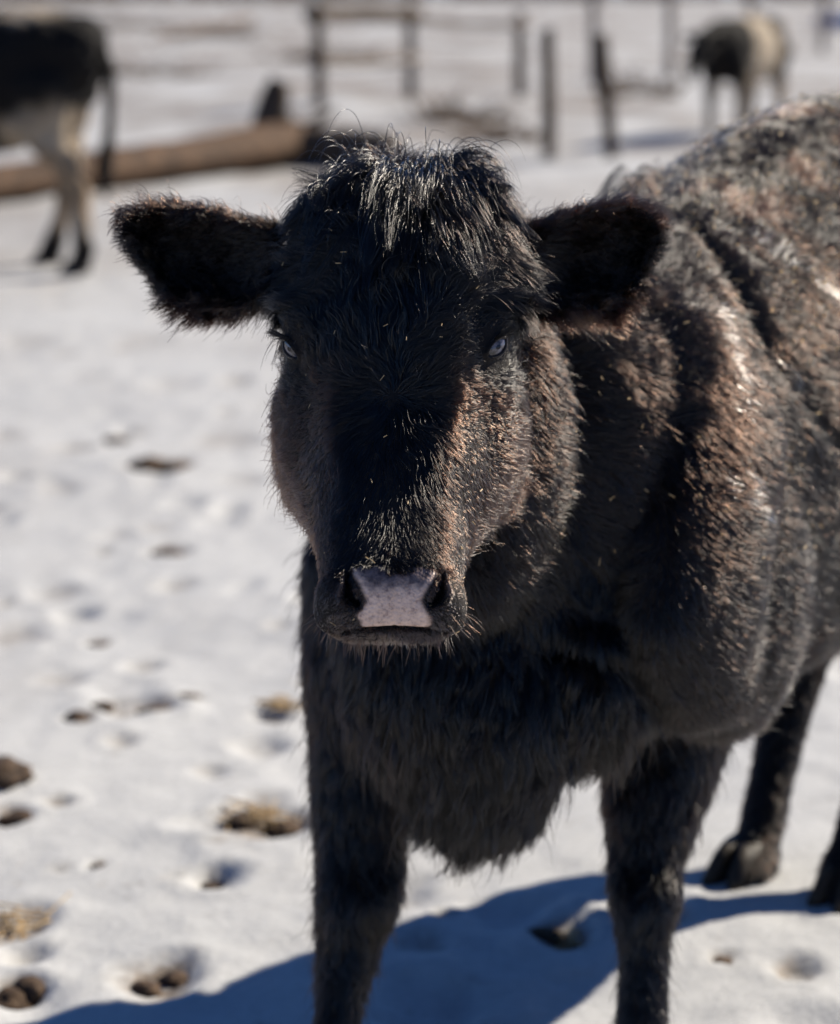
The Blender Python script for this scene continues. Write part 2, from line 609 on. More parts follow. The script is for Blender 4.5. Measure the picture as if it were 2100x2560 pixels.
def build_calf():
    pr = Parts()
    # ---- head: sections along an axis from poll to nose
    Pd = at(402, 192, 2.313)
    Md = at(390, 556, 2.085)
    A = norm(Md - Pd)
    L = norm(RIGHT + 0.03 * UP - A * (RIGHT @ A))
    N = norm(np.cross(A, L))
    if N @ FWD > 0:
        N = -N
    L = norm(np.cross(N, A))
    if L @ RIGHT < 0:
        L = -L
    LEN = np.linalg.norm(Md - Pd)

    def loc(p):
        q = np.asarray(p) - Pd
        return np.stack([q @ L, q @ A, q @ N], -1)

    def hw(x, t, n):
        return Pd + np.outer(np.atleast_1d(x), L) + np.outer(np.atleast_1d(t), A) + np.outer(np.atleast_1d(n), N)
    prof = [  # q (depth fraction), half width fraction
        (0.0, 0.0), (0.0, 0.30), (0.03, 0.58), (0.11, 0.83), (0.26, 0.98), (0.44, 1.0), (0.62, 0.93), (0.80, 0.70), (0.93, 0.42), (1.0, 0.18), (1.0, 0)]
    st = [  # t, dorsal offset, half width, depth, cheek factor
        (-0.055, -0.055, 0.050, 0.060), (-0.035, -0.018, 0.082, 0.120), (0.0, 0.000, 0.098, 0.165), (0.05, 0.008, 0.107, 0.190), (0.11, 0.012, 0.108, 0.205),
        (0.165, 0.012, 0.110, 0.212), (0.205, 0.008, 0.114, 0.210), (0.25, 0.000, 0.111, 0.200), (0.295, -0.004, 0.098, 0.180), (0.34, -0.006, 0.077, 0.155),
        (0.38, -0.004, 0.068, 0.132), (0.415, 0.000, 0.064, 0.118), (0.440, 0.000, 0.066, 0.081), (0.456, -0.006, 0.070, 0.064), (0.468, -0.016, 0.067, 0.045),
        (0.476, -0.026, 0.054, 0.030), (0.480, -0.033, 0.034, 0.016)]
    st = [np.array(s) for s in st]
    rings = []
    ext = [st[0]] + st + [st[-1]]
    for i in range(1, len(ext) - 2):
        for k in range(3):
            rings.append(cr(ext[i - 1], ext[i], ext[i + 1], ext[i + 2], k / 3))
    rings.append(st[-1])
    pq = np.array(prof)
    full = np.concatenate([pq, (pq * [1, -1])[-2:0:-1]])
    rr = []
    for (t, off, w_, h_) in rings:
        sc_ = full.copy()
        # muzzle end is rounder than the brow
        rnd = smooth(t, 0.30, 0.42)
        a = np.linspace(0, 2 * math.pi, len(full), endpoint=False)
        el = np.stack([(1 - np.cos(a)) / 2, np.sign(np.sin(a)) * np.abs(np.sin(a)) ** 0.75], -1)
        cheek = smooth(t, 0.17, 0.23) * (1 - smooth(t, 0.34, 0.40))
        ck = np.array([(0.0, 0.0), (0.0, 0.28), (0.02, 0.46), (0.10, 0.62), (0.26, 0.80), (0.46, 0.96), (0.62, 1.0), (0.80, 0.80), (0.93, 0.48), (1.0, 0.2), (1.0, 0)])
        ck = np.concatenate([ck, (ck * [1, -1])[-2:0:-1]])
        sc_ = sc_ * (1 - cheek) + ck * cheek
        sc_ = sc_ * (1 - rnd) + el * rnd
        rr.append(hw(sc_[:, 1] * w_, np.full(len(sc_), t), off - sc_[:, 0] * h_))
    pr.rings(rr, 0)
    # brow ridges above the eyes, cheek muscles, nostril wings, chin
    for s in (-1, 1):
        pr.ball(hw(s * 0.088, 0.150, -0.022)[0], (L * 0.024, A * 0.040 - L * s * 0.012, N * 0.024), 0)
        pr.ball(hw(s * 0.074, 0.205, -0.115)[0], (L * 0.047, A * 0.09, N * 0.085), 0)
        pr.ball(hw(s * 0.043, 0.446, -0.036)[0], (L * 0.026, A * 0.030, N * 0.034), 0)
        pr.ball(hw(s * 0.085, 0.075, -0.05)[0], (L * 0.035, A * 0.04, N * 0.04), 0)
    pr.ball(hw(0, 0.400, -0.070)[0], (L * 0.046, A * 0.034, N * 0.014), 0)
    # ---- ears: cupped shells, the hollow towards the camera
    def ear(base, mid, tip, hh, depth_off, reg, flip):
        b, m_, t_ = (np.asarray(x) for x in (base, mid, tip))
        rows = []
        S = 14
        C = 13
        front, back = [], []
        for i in range(S + 1):
            s = i / S
            c = (1 - s) ** 2 * b + 2 * s * (1 - s) * m_ + s * s * t_
            h = np.interp(s, np.linspace(0, 1, len(hh)), hh)
            for j in range(C):
                q = -1 + 2 * j / (C - 1)
                cup = 0.046 * smooth(s, 0.0, 0.35) * (1 - smooth(s, 0.75, 1.0)) * (1 - q * q)
                p = c + UP * (h * q) + FWD * cup + RIGHT * flip * (-0.012 * q * q * smooth(s, .6, 1))
                th = 0.0075 + 0.010 * (1 - smooth(s, 0, 0.35))
                front.append(p - FWD * th)
                back.append(p + FWD * th)
        n1 = len(front)
        v = np.array(front + back)
        f = []
        for i in range(S):
            for j in range(C - 1):
                a0 = i * C + j
                f.append((a0, a0 + 1, a0 + C + 1, a0 + C))
                f.append((n1 + a0, n1 + a0 + C, n1 + a0 + C + 1, n1 + a0 + 1))
        rim = [i * C for i in range(S + 1)] + [S * C + j for j in range(1, C)] + [i * C + C - 1 for i in range(S - 1, -1, -1)] + [j for j in range(C - 2, 0, -1)]
        for a0, b0 in zip(rim, rim[1:] + rim[:1]):
            f.append((a0, b0, n1 + b0, n1 + a0))
        pr.add(v, f, reg)
        return b, t_
    earL = ear(at(282, 262, 2.37), at(205, 270, 2.35), at(120, 230, 2.37), [0.028, 0.038, 0.047, 0.051, 0.049, 0.040, 0.019], 0, 1, -1)
    earR = ear(at(520, 264, 2.37), at(598, 270, 2.34), at(664, 236, 2.36), [0.028, 0.038, 0.048, 0.053, 0.052, 0.045, 0.024], 0, 2, 1)
    # ---- body frame
    fl = ground(328, 1128)
    fr = ground(640, 1108)
    hl = ground(745, 880)
    hr = ground(850, 904)
    O = (fl + fr) / 2
    Hm = (hl + hr) / 2
    Fb = norm(np.array([O[0] - Hm[0], O[1] - Hm[1], 0]))
    Lb = np.array([-Fb[1], Fb[0], 0])
    if Lb[0] < 0:
        Lb = -Lb
    Z = np.array([0, 0, 1.0])
    O = O + Fb * 0.0 + Lb * 0.0

    def bp(a, l, z):
        return O + Fb * a + Lb * l + Z * z
    # barrel
    bar = [(0.04, 0, .68, .12, .20), (-0.04, 0, .69, .18, .265), (-0.16, 0, .69, .215, .28), (-0.31, 0.0, .70, .23, .30), (-0.51, 0, .72, .245, .325),
           (-0.71, 0, .755, .245, .345), (-0.89, 0, .83, .215, .300), (-1.04, 0, .90, .16, .21), (-1.10, 0, .91, .10, .13)]
    pr.tube([(bp(a, l, z), Lb * w_, Z * h_) for a, l, z, w_, h_ in bar], 4, n=36, power=2.25)
    # hip bones and rump line
    pr.tube([(bp(-0.20, 0, 0.925), Lb * .075, Z * .05), (bp(-0.45, 0, 0.985), Lb * .07, Z * .05), (bp(-0.72, 0, 1.065), Lb * .08, Z * .05), (bp(-0.95, 0, 1.085), Lb * .08, Z * .05)], 4)
    # shoulder blades and upper arms
    for s in (-1, 1):
        g_ = s * (0.80 if s < 0 else 1.0)
        pr.tube([(bp(-0.21, g_ * .11, .91), Lb * .06, Fb * .09), (bp(-0.17, g_ * .175, .78), Lb * .07, Fb * .12), (bp(-0.11, g_ * .19, .62), Lb * .07, Fb * .12), (bp(-0.17, g_ * .18, .50), Lb * .06, Fb * .10)], 5)
    pr.ball(bp(-0.23, .175, .60), (Lb * .085, Fb * .13, Z * .17), 5)
    # neck
    nk = [(at(402, 290, 2.46), RIGHT * .085, UP * .120), (at(425, 330, 2.50), RIGHT * .115, UP * .150), (at(462, 395, 2.59), RIGHT * .150 + FWD * .02, UP * .185), (at(508, 455, 2.65), RIGHT * .180 + FWD * .03, UP * .225),
          (bp(-0.13, 0, .70), Lb * .19, Z * .265)]
    pr.tube(nk, 3, n=32)
    # heavy neck muscle behind the jaw on the sunny side
    pr.tube([(at(488, 320, 2.46), RIGHT * .060, FWD * .09), (at(500, 410, 2.45), RIGHT * .072, FWD * .095), (at(496, 500, 2.46), RIGHT * .072, FWD * .095), (at(470, 590, 2.49), RIGHT * .07, FWD * .09)], 3)
    pr.ball(at(585, 450, 2.60), (RIGHT * .10, UP * .20, FWD * .10), 3)
    # throat and dewlap to brisket
    pr.tube([(at(408, 480, 2.45), RIGHT * .070, FWD * .06), (at(430, 580, 2.52), RIGHT * .095, FWD * .08), (at(462, 690, 2.56), RIGHT * .125, FWD * .10), (at(478, 752, 2.60), RIGHT * .105, FWD * .10), (at(478, 792, 2.62), RIGHT * .075, FWD * .08)], 6)
    pr.ball(at(548, 640, 2.63), (RIGHT * .14, UP * .14, FWD * .14), 6)
    # front legs
    d1 = pix(fl)[2]
    d2 = pix(fr)[2]
    def leg(pts, reg):
        pr.tube([(at(u, v, d), RIGHT * (w_ / FPX * d), FWD * (w_ * fw / FPX * d)) for u, v, d, w_, fw in pts], reg, n=22)
    leg([(372, 560, d1 - .02, 60, 1.3), (362, 660, d1 + .0, 54, 1.4), (362, 770, d1 + .02, 48, 1.2), (362, 845, d1 + .02, 42, 1.05), (359, 897, d1 + .005, 41, 1.05),
         (350, 945, d1 + .01, 31, 1.0), (337, 1020, d1, 21, 1.0), (331, 1062, d1 - .01, 24, 1.1), (328, 1092, d1 - .02, 26, 1.2)], 7)
    leg([(678, 640, d2 + .09, 75, 1.3), (668, 720, d2 + .06, 60, 1.3), (655, 800, d2 + .03, 45, 1.15), (648, 852, d2 + .02, 35, 1.05), (646, 892, d2 + .0, 34, 1.08),
         (645, 945, d2, 24, 1.05), (642, 1005, d2 - .005, 24, 1.05), (640, 1045, d2 - .01, 27, 1.1), (640, 1075, d2 - .02, 29, 1.2)], 8)
    # hind legs
    d3, d4 = pix(hl)[2], pix(hr)[2]
    leg([(815, 470, d3 - .10, 82, 1.5), (815, 550, d3 + .0, 60, 1.4), (804, 625, d3 + .09, 38, 1.3), (792, 680, d3 + .09, 29, 1.2), (775, 760, d3 + .06, 21, 1.1), (760, 825, d3 + .02, 21, 1.1), (749, 853, d3 + .0, 28, 1.1), (745, 870, d3 - .01, 30, 1.2)], 9)
    leg([(915, 470, d4 - .14, 85, 1.5), (915, 550, d4 - .04, 62, 1.4), (892, 625, d4 + .07, 38, 1.3), (878, 685, d4 + .08, 30, 1.2), (872, 765, d4 + .06, 21, 1.1), (860, 832, d4 + .02, 22, 1.1), (853, 866, d4, 30, 1.1), (850, 888, d4 - .01, 32, 1.2)], 9)
    pr.ball(bp(-.84, .13, .80), (Lb * .12, Fb * .17, Z * .24), 4)
    pr.ball(bp(-.84, -.13, .80), (Lb * .12, Fb * .17, Z * .24), 4)
    me, kd = pr.fuse('calf', 0.0065, 5)
    # ---- finer skin where the eyes and the nose are
    eyesP = [(at(292, 349, 2.25), (282, 339), (302, 358)), (at(496.5, 347, 2.25), (506, 338), (487, 356))]
    bm = bmesh.new()
    bm.from_mesh(me)

    def sub(cond):
        co = np.array([v.co for v in bm.verts])
        bm.verts.ensure_lookup_table()
        m_ = cond(co)
        ed = [e for e in bm.edges if m_[e.verts[0].index] and m_[e.verts[1].index]]
        bmesh.ops.subdivide_edges(bm, edges=ed, cuts=1, use_grid_fill=True)
        bm.verts.index_update()
    co0 = np.array([v.co for v in bm.verts])
    tree = BVHTree.FromBMesh(bm)
    eyes = []
    for c, po, pi in eyesP:
        pts = []
        d = norm(at((po[0] + pi[0]) / 2, (po[1] + pi[1]) / 2, 1) - CAM)
        h = tree.ray_cast(Vector(CAM), Vector(d))
        pts.append((np.array(h[0]), np.array(h[1])))
        nn = norm(pts[0][1] - 0.55 * FWD)
        for (u, v) in (po, pi):
            d = norm(at(u, v, 1) - CAM)
            pts.append((CAM + d * (((pts[0][0] - CAM) @ nn) / (d @ nn)), nn))
        e1 = norm(pts[1][0] - pts[2][0])
        e1 = norm(e1 - nn * (e1 @ nn))
        e2 = np.cross(nn, e1)
        if e2[2] < 0:
            e2 = -e2
        half = 13.8 / FPX * pix(pts[0][0])[2]
        eyes.append((pts[0][0], nn, e1, e2, half))
    nose_c = at(395, 592, 2.08)
    def near_nose(co):
        q = loc(co)
        return (q[:, 1] > 0.415) & (np.abs(q[:, 0]) < 0.075) & (q[:, 2] > -0.12)
    def near_eye(co):
        m_ = np.zeros(len(co), bool)
        for E in eyes:
            m_ |= np.linalg.norm(co - E[0], axis=1) < 0.034
        return m_
    sub(lambda c: near_nose(c) | near_eye(c))
    sub(lambda c: near_nose(c) | near_eye(c))
    bmesh.ops.triangulate(bm, faces=[f for f in bm.faces if len(f.verts) > 4])
    bm.to_mesh(me)
    bm.free()
    me.update()
    v = get_verts(me)
    edges = get_edges(me)
    nv = len(v)
    nr = get_normals(me)
    soft = near_nose(v) | near_eye(v)
    vs = relax(v, edges, nv, 4)
    v[soft] = vs[soft]
    set_verts(me, v)
    nr = get_normals(me)
    # ---- sculpt: eyelids
    bald = np.zeros(nv)
    inner = np.zeros(nv)
    for (E, nn, e1, e2, half) in eyes:
        q = v - E
        a, b, c = q @ e1 / half, q @ e2 / half, q @ nn
        near = (np.linalg.norm(q, axis=1) < 0.04)
        lim = 0.45 * np.clip(1 - a * a, 0, None) ** 0.8
        ins = near & (np.abs(a) < 1) & (np.abs(b) < lim)
        rim = np.exp(-((np.hypot(a / 1.08, b / 0.56) - 1.0) / 0.25) ** 2) * near
        up = smooth(b, 0.0, 0.8)
        v += nn[None] * (rim * (0.0025 + 0.0055 * up))[:, None]
        v[ins] -= nn * 0.011
        bald = np.maximum(bald, near * (1 - smooth(np.hypot(a / 1.3, b / 0.72), 1.0, 1.2)))
        inner[ins] = 1
        # tear groove below the inner corner
        g = q + e1 * half * 1.9 + e2 * half * 0.25
        gg = np.exp(-((g @ e1 / 0.016) ** 2 + (g @ e2 / 0.007) ** 2)) * (np.linalg.norm(g, axis=1) < .05)
        v -= nn[None] * (gg * 0.0035)[:, None]
    # ---- sculpt: nose pad, nostrils, mouth; coordinates in the plane of the nose (metres)
    mx, my = L, -UP
    c0 = nose_c
    k = 2.08 / FPX
    X = (v - c0) @ RIGHT / k + 395
    Y = -((v - c0) @ UP) / k + 592
    q = loc(v)
    frontal = near_nose(v) & ((nr @ -FWD) > -0.25) & (q[:, 1] > 0.43)
    cx = 394.5
    ax = np.abs(X - cx)
    wob = 2.4 * vnoise(v, 110, 3) + 1.8 * vnoise(v, 300, 5)
    padw = np.interp(Y, [548, 553, 558, 564, 575, 588, 600, 610, 617, 623, 628, 632], [4, 22, 38, 45, 41, 33, 27, 31, 35, 35, 30, 26])
    top = 552 + 10 * np.exp(-((X - cx - 4) / 22) ** 2)
    pad = (1 - smooth(ax + wob * (0.35 + 1.1 * smooth(Y, 604, 612)), padw - 4, padw + 3)) * smooth(Y + 3.0 * wob, top, top + 14) * (1 - smooth(Y, 625, 628)) * frontal
    # comma nostrils: from the upper outer corner of the pad down and inwards
    ny = np.clip((Y - 563) / (606 - 563), 0, 1)
    ncx = np.interp(Y, [560, 575, 590, 600, 607], [46.5, 45, 39.5, 35, 34])
    nw = np.interp(Y, [560, 570, 582, 594, 603, 608], [0.5, 1.6, 4.2, 8.0, 7.6, 0.5])
    nd = np.abs(ax - (ncx + nw * 0.75)) / np.maximum(nw, .1)
    hole = (1 - smooth(nd, 0.55, 1.15)) * (Y > 560) * (Y < 608.5) * frontal
    v -= (nr * 0.5 + A * .1 - FWD * 0.6) * (hole * 0.020)[:, None]
    ring = np.exp(-((nd - 1.5) / 0.45) ** 2) * (Y > 562) * (Y < 606) * frontal * (ax > ncx)
    v += nr * (ring * 0.003)[:, None]
    wing = ring * (Y < 596) * smooth(Y, 553, 560) * 0.32
    inner = np.maximum(inner, smooth(hole, 0.25, 0.7))
    v += nr * (0.0022 * relax(pad, edges, nv, 6))[:, None]
    pad = np.maximum(pad, wing * (1 - hole))
    # philtrum groove and mouth line
    v -= nr * (0.0016 * np.exp(-((X - cx) / 2.2) ** 2) * smooth(Y, 585, 600) * frontal)[:, None]
    mouth_y = 627.5 + 4.0 * ((X - cx) / 42) ** 2
    mouth = np.exp(-((Y - mouth_y) / 1.7) ** 2) * frontal * (ax < 52)
    v -= nr * (mouth * 0.006)[:, None]
    inner = np.maximum(inner, 0.85 * smooth(mouth, .4, .9))
    bald = np.maximum(bald, np.maximum(smooth(pad, .5, .95), smooth(hole, .1, .3)))
    slate = 1 - smooth(Y + 5 * vnoise(v, 70, 9) + 4 * vnoise(v, 160, 2) + 0.10 * (ax - 20), 574, 600)
    slate *= 1 - 0.75 * smooth(ax - padw, -8, -2) * (1 - smooth(ax - padw, 2, 5))
    slate = np.maximum(slate, .7 * smooth(ax - padw, 2, 6))
    # ---- sculpt: skin folds between neck and shoulder
    def crease(p, depth, width, ridge=0.6):
        nonlocal v
        pts = np.array([at(*x) for x in p])
        den = np.concatenate([np.linspace(pts[i], pts[i + 1], 14) for i in range(len(pts) - 1)])
        best = np.full(nv, 9.0)
        cand = np.where((np.abs(v - den.mean(0)).max(1) < 0.6))[0]
        dd = np.full(len(cand), 9.0)
        sd = np.zeros(len(cand))
        for i in range(len(den) - 1):
            w_ = v[cand] - den[i]
            w_ = w_ - np.outer(w_ @ FWD, FWD)
            d = np.linalg.norm(w_, axis=1)
            tng = norm(den[i + 1] - den[i])
            side = w_ @ np.cross(FWD, tng)
            upd = d < dd
            dd[upd] = d[upd]
            sd[upd] = side[upd]
        fac = (nr[cand] @ -FWD > 0.0)
        disp = -depth * np.exp(-(sd / width) ** 2) + ridge * depth * np.exp(-((np.abs(sd) - 2.2 * width) / width) ** 2)
        disp *= (dd < 5 * width) * fac * np.exp(-np.maximum(0, dd - np.abs(sd)) / 0.01)
        v[cand] += nr[cand] * disp[:, None]
    crease([(700, 225, 2.7), (735, 290, 2.7), (762, 350, 2.7), (800, 410, 2.8), (838, 450, 2.8)], 0.008, 0.010, 0.2)
    crease([(560, 640, 2.6), (620, 660, 2.6), (650, 700, 2.6)], 0.010, 0.010)
    v += nr * (0.0035 * vnoise(v, 9, 4) * (1 - soft) + 0.0012 * vnoise(v, 30, 6) * (1 - soft))[:, None]
    set_verts(me, v)
    nr = get_normals(me)
    # ---- region fields for the coat
    src_r = np.array(pr.r)
    reg = np.array([src_r[kd.find(p)[1]] for p in v])
    q = loc(v)
    comb = np.zeros((nv, 3))
    ln = np.full(nv, 0.030)
    lift = np.full(nv, 0.38)
    dens = np.ones(nv)
    clump = np.full(nv, 0.55)
    mel = np.full(nv, 0.95)
    down = np.array([0, 0, -1.0])
    back = -Fb
    # head: parting at the whorl on the forehead
    h = reg == 0
    x, t, n = q[h, 0], q[h, 1], q[h, 2]
    wh = 0.245
    dt = t - wh
    hx = L * 1.0
    above = smooth(-dt, -0.01, 0.03)
    swirl = np.sign(x) * np.exp(-(dt / 0.07) ** 2)
    fd = (np.outer(x * (7.0 + 8.0 * smooth(dt, -.03, .05)) + 0.2 * np.sign(x) + 0.15, L) + np.outer(np.clip(dt / 0.07, -1, 0.9), A)) 
    brow = smooth(-dt, 0.05, 0.13) * smooth(np.abs(x), 0.03, 0.09)
    fd = fd + np.outer(brow * 0.9, A) + np.outer(np.sign(x) * brow * .5, L)
    side = smooth(-n, 0.045, 0.10)
    fd = fd * (1 - side)[:, None] + (np.outer(np.sign(x) * .5, L) - 0.30 * A - N * 0.8) * side[:, None]
    fd += 0.55 * vnoise3(v[h], 38, 2) + 0.35 * vnoise3(v[h], 90, 4)
    comb[h] = fd
    lh = np.interp(t, [-.03, .06, .14, .22, .30, .38, .43, .46, .5], [.034, .036, .034, .026, .022, .015, .010, .0065, .006])
    lh = lh * (1 - 0.68 * smooth(np.abs(x), .035, .062) * smooth(t, .19, .24)) * (1 - side) + side * np.interp(t, [0, .2, .30, .40, .46], [.024, .022, .017, .009, .006])
    jaw = smooth(-n, 0.12, 0.17)
    lh = lh + jaw * 0.010 * (1 - smooth(t, .36, .42))
    ln[h] = lh
    lift[h] = np.interp(t, [0, .2, .3, .4, .44], [.30, .20, .18, .20, .40]) + .25 * jaw
    lift[h] = lift[h] * (1 - .5 * smooth(t, .25, .30) * (1 - smooth(t, .41, .44)) * (1 - smooth(np.abs(x), .03, .06)))
    clump[h] = np.interp(t, [0, .15, .28, .4], [.78, .72, .5, .25]) * (1 - .5 * side)
    flat = smooth(np.abs(x), .030, .060) * smooth(t, .19, .25)
    mel[h] = 0.998 - 0.16 * np.maximum(side, flat * .8) * smooth(t, .10, .2)
    rim = smooth(t, .425, .455)
    mel[h] = mel[h] * (1 - rim) + rim * (0.86 - 0.16 * smooth(t, .435, .46))
    # ears
    for rg, (b0, t0), s in ((1, earL, -1), (2, earR, 1)):
        e = reg == rg
        ax_ = norm(t0 - b0)
        c = v[e] - b0
        al = c @ ax_
        upc = c @ UP
        fac = nr[e] @ -FWD
        rad = np.sign(upc)[:, None] * UP[None]
        comb[e] = ax_[None] * 1.0 + UP[None] * (upc * 14)[:, None] + down[None] * 0.25 + 0.3 * vnoise3(v[e], 45, 8)
        ln[e] = 0.020 + 0.008 * (np.abs(upc) > 0.028) + 0.010 * smooth(-upc, .02, .04)
        lift[e] = 0.42
        clump[e] = 0.45
        mel[e] = 0.97 - (.05 if s < 0 else .09) * smooth(np.abs(upc), .026, .044)
        ins = fac > 0.55
        l2 = ln[e]
        de = dens[e]
        de[ins] = 0.30
        dens[e] = de
        l2[ins] = 0.011 + 0.010 * smooth(np.abs(upc[ins]), .02, .04)
        ln[e] = l2
    # neck, throat, shoulder, barrel, legs
    m_ = (reg == 3)
    comb[m_] = 0.55 * down + 0.8 * back + 0.55 * vnoise3(v[m_], 16, 5) + 0.25 * vnoise3(v[m_], 45, 6)
    ln[m_], lift[m_], clump[m_], mel[m_] = 0.025, 0.28, 0.32, 0.957
    crest = m_ & (nr[:, 2] > 0.75)
    ln[crest] = 0.045
    lift[crest] = 0.8
    m_ = (reg == 4)
    comb[m_] = 0.35 * down + 1.0 * back + 0.6 * vnoise3(v[m_], 9, 7) + 0.4 * vnoise3(v[m_], 26, 8)
    ln[m_], lift[m_], clump[m_], mel[m_] = 0.025, 0.17, 0.42, 0.965
    m_ = (reg == 5)
    comb[m_] = 0.50 * down + 0.85 * back + 0.6 * vnoise3(v[m_], 11, 9) + 0.35 * vnoise3(v[m_], 33, 1)
    ln[m_], lift[m_], clump[m_], mel[m_] = 0.024, 0.20, 0.28, 0.957
    m_ = (reg == 6)
    comb[m_] = 1.0 * down - 0.12 * FWD + 0.5 * vnoise3(v[m_], 14, 3) + 0.3 * vnoise3(v[m_], 40, 3)
    low = 1 - smooth(v[m_][:, 2], 0.42, 0.75)
    ln[m_] = (0.034 + 0.014 * low) * (1 + .35 * vnoise(v[m_], 18, 12))
    lift[m_], clump[m_], mel[m_] = 0.30, 0.78, 0.982
    m_ = reg >= 7
    comb[m_] = 1.0 * down + 0.35 * vnoise3(v[m_], 16, 2) + 0.25 * vnoise3(v[m_], 45, 2)
    lowz = v[m_][:, 2]
    ln[m_] = np.interp(lowz, [0.0, .10, .25, .38, .6], [.020, .024, .026, .030, .034])
    ln[reg == 9] *= .65
    lift[m_], clump[m_], mel[m_] = 0.24, 0.55, 0.976
    for f_ in (1,):
        comb = relax(comb, edges, nv, 6)
        ln = relax(ln, edges, nv, 8)
        lift = relax(lift, edges, nv, 10)
        clump = relax(clump, edges, nv, 8)
        mel = relax(mel, edges, nv, 14)
    sd_ = np.array(sun_dir)
    hv = norm(sd_[None] + norm(CAM - v))
    cb_ = norm(comb - nr * np.sum(comb * nr, 1, keepdims=True))
    sunny = smooth(nr @ sd_, -0.05, 0.25) * np.where(reg == 0, .75 * smooth(q[:, 1], .12, .2), np.where(reg <= 2, 0, .55))
    comb = norm(cb_ - hv * (sunny * (np.sum(cb_ * hv, 1) + .22))[:, None]) + 0.18 * vnoise3(v, 60, 31) * (reg >= 3)[:, None]
    for (E, nn, e1, e2, half) in eyes:
        q_ = v - E
        dd = np.linalg.norm(q_, axis=1)
        ln = ln * (0.18 + 0.82 * smooth(dd, 0.018, 0.058))
        nearw = (1 - smooth(dd, 0.012, 0.03))[:, None]
        comb = comb * (1 - nearw) + norm(q_ - np.outer(q_ @ nn, nn) + e1 * .006) * nearw
        lift = lift * (1 - .5 * nearw[:, 0])
    # bare hoof ends
    dens = dens * (1 - smooth(bald, .3, .6)) * (1 - smooth(pad, .25, .75)) * smooth(v[:, 2], 0.015, 0.035) * (1 - smooth(inner, .2, .5))
    nose_zone = smooth(q[:, 1], .44, .47) * (reg == 0)
    ln = ln * (1 - 0.45 * relax(smooth(pad, 0.02, .5), edges, nv, 14))
    set_attr(me, 'pad', pad)
    set_attr(me, 'slate', slate)
    set_attr(me, 'inner', inner)
    me.polygons.foreach_set('use_smooth', np.ones(len(me.polygons), bool))
    me.materials.clear()
    me.materials.append(M['skin'])
    root = empty('calf', (float(O[0]), float(O[1]), 0))
    tag(root, 'shaggy black calf in front, facing the camera with both ears out', 'calf')
    body = bpy.data.objects.new('body', me)
    col.objects.link(body)
    me.name = 'body'
    body.parent = root
    off = np.array([O[0], O[1], 0])
    body.location = -off
    # ---- eyeballs
    me_eye, te, be = material('eye_cornea')
    be.inputs['Base Color'].default_value = (0.012, 0.010, 0.016, 1)
    be.inputs['Roughness'].default_value = 0.04
    be.inputs['IOR'].default_value = 1.40
    me_iris = simple('eye_iris', (0.010, 0.009, 0.011), (0.20, 0.18, 0.20), 170, 0.07, 0, .7)
    lid_mat = simple('eyelid_skin', (0.012, 0.009, 0.008), (0.035, 0.026, 0.022), 300, 0.35)
    for (E, nn, e1, e2, half) in eyes:
        r = 0.0165
        c = E - nn * (r - 0.0035)
        vv, ff = sphere(c, r, e1, e2, nn, 24, 16)
        eo = mesh_obj('eye', vv - off, ff, me_eye, root)
        # iris: a thin cap laid on the front of the ball
        iv, iff = [], []
        n2 = 24
        for kk in range(5):
            ph = 0.14 + 0.44 * kk / 4
            for j in range(n2):
                a = 2 * math.pi * j / n2
                iv.append(c + (r + 0.0003) * (nn * math.cos(ph) + math.sin(ph) * (1.15 * e1 * math.cos(a) + 0.9 * e2 * math.sin(a))) - off)
        for kk in range(4):
            for j in range(n2):
                iff.append((kk * n2 + j, kk * n2 + (j + 1) % n2, (kk + 1) * n2 + (j + 1) % n2, (kk + 1) * n2 + j))
        mesh_obj('iris', iv, iff, me_iris, eo)
        for sg in (1, -1):
            path = []
            for a in np.linspace(-1.04, 1.04, 15):
                b = sg * 0.47 * max(0.0, 1 - (a / 1.04) ** 2) ** 0.8
                d_ = E + e1 * a * half + e2 * b * half - c
                path.append(c + norm(d_) * max(np.linalg.norm(d_), r + .0008) - off)
            lv, lf_ = wood_tube(path, [.0012] + [.0022 if sg > 0 else .0017] * 13 + [.0012], 8, 3, 0.0)
            mesh_obj('eyelid', lv, lf_, lid_mat, eo)
    # ---- hooves: two claws each
    for g, w_ in ((fl, .046), (fr, .046), (hl, .042), (hr, .042)):
        ho = None
        for s in (-1, 1):
            vv, ff = claw(w_, s)
            vv = vv @ np.array([[1, 0, 0], [0, 1, 0], [0, 0, 1]])
            d = norm(np.array([-g[0] * .2 + Fb[0], Fb[1], 0]))
            lat = np.array([-d[1], d[0], 0])
            pts = np.outer(vv[:, 0], lat) + np.outer(vv[:, 1], d) + np.outer(vv[:, 2], Z) + np.array([g[0], g[1], gz(g[0], g[1]) - 0.004]) - off
            o = mesh_obj('hoof' if s < 0 else 'claw', pts, ff, M['hoof'], ho or root)
            ho = ho or o
    ctx = dict(me=me, root=root, off=off, v=v, nr=nr, comb=comb, ln=ln, lift=lift, dens=dens, clump=clump, mel=mel, reg=reg, loc=loc, hw=hw,
               L=L, A=A, N=N, eyes=eyes, bp=bp, Fb=Fb, Lb=Lb, frontal=frontal, q=q, X=X, Y=Y, body=body, pad=pad)
    return ctx


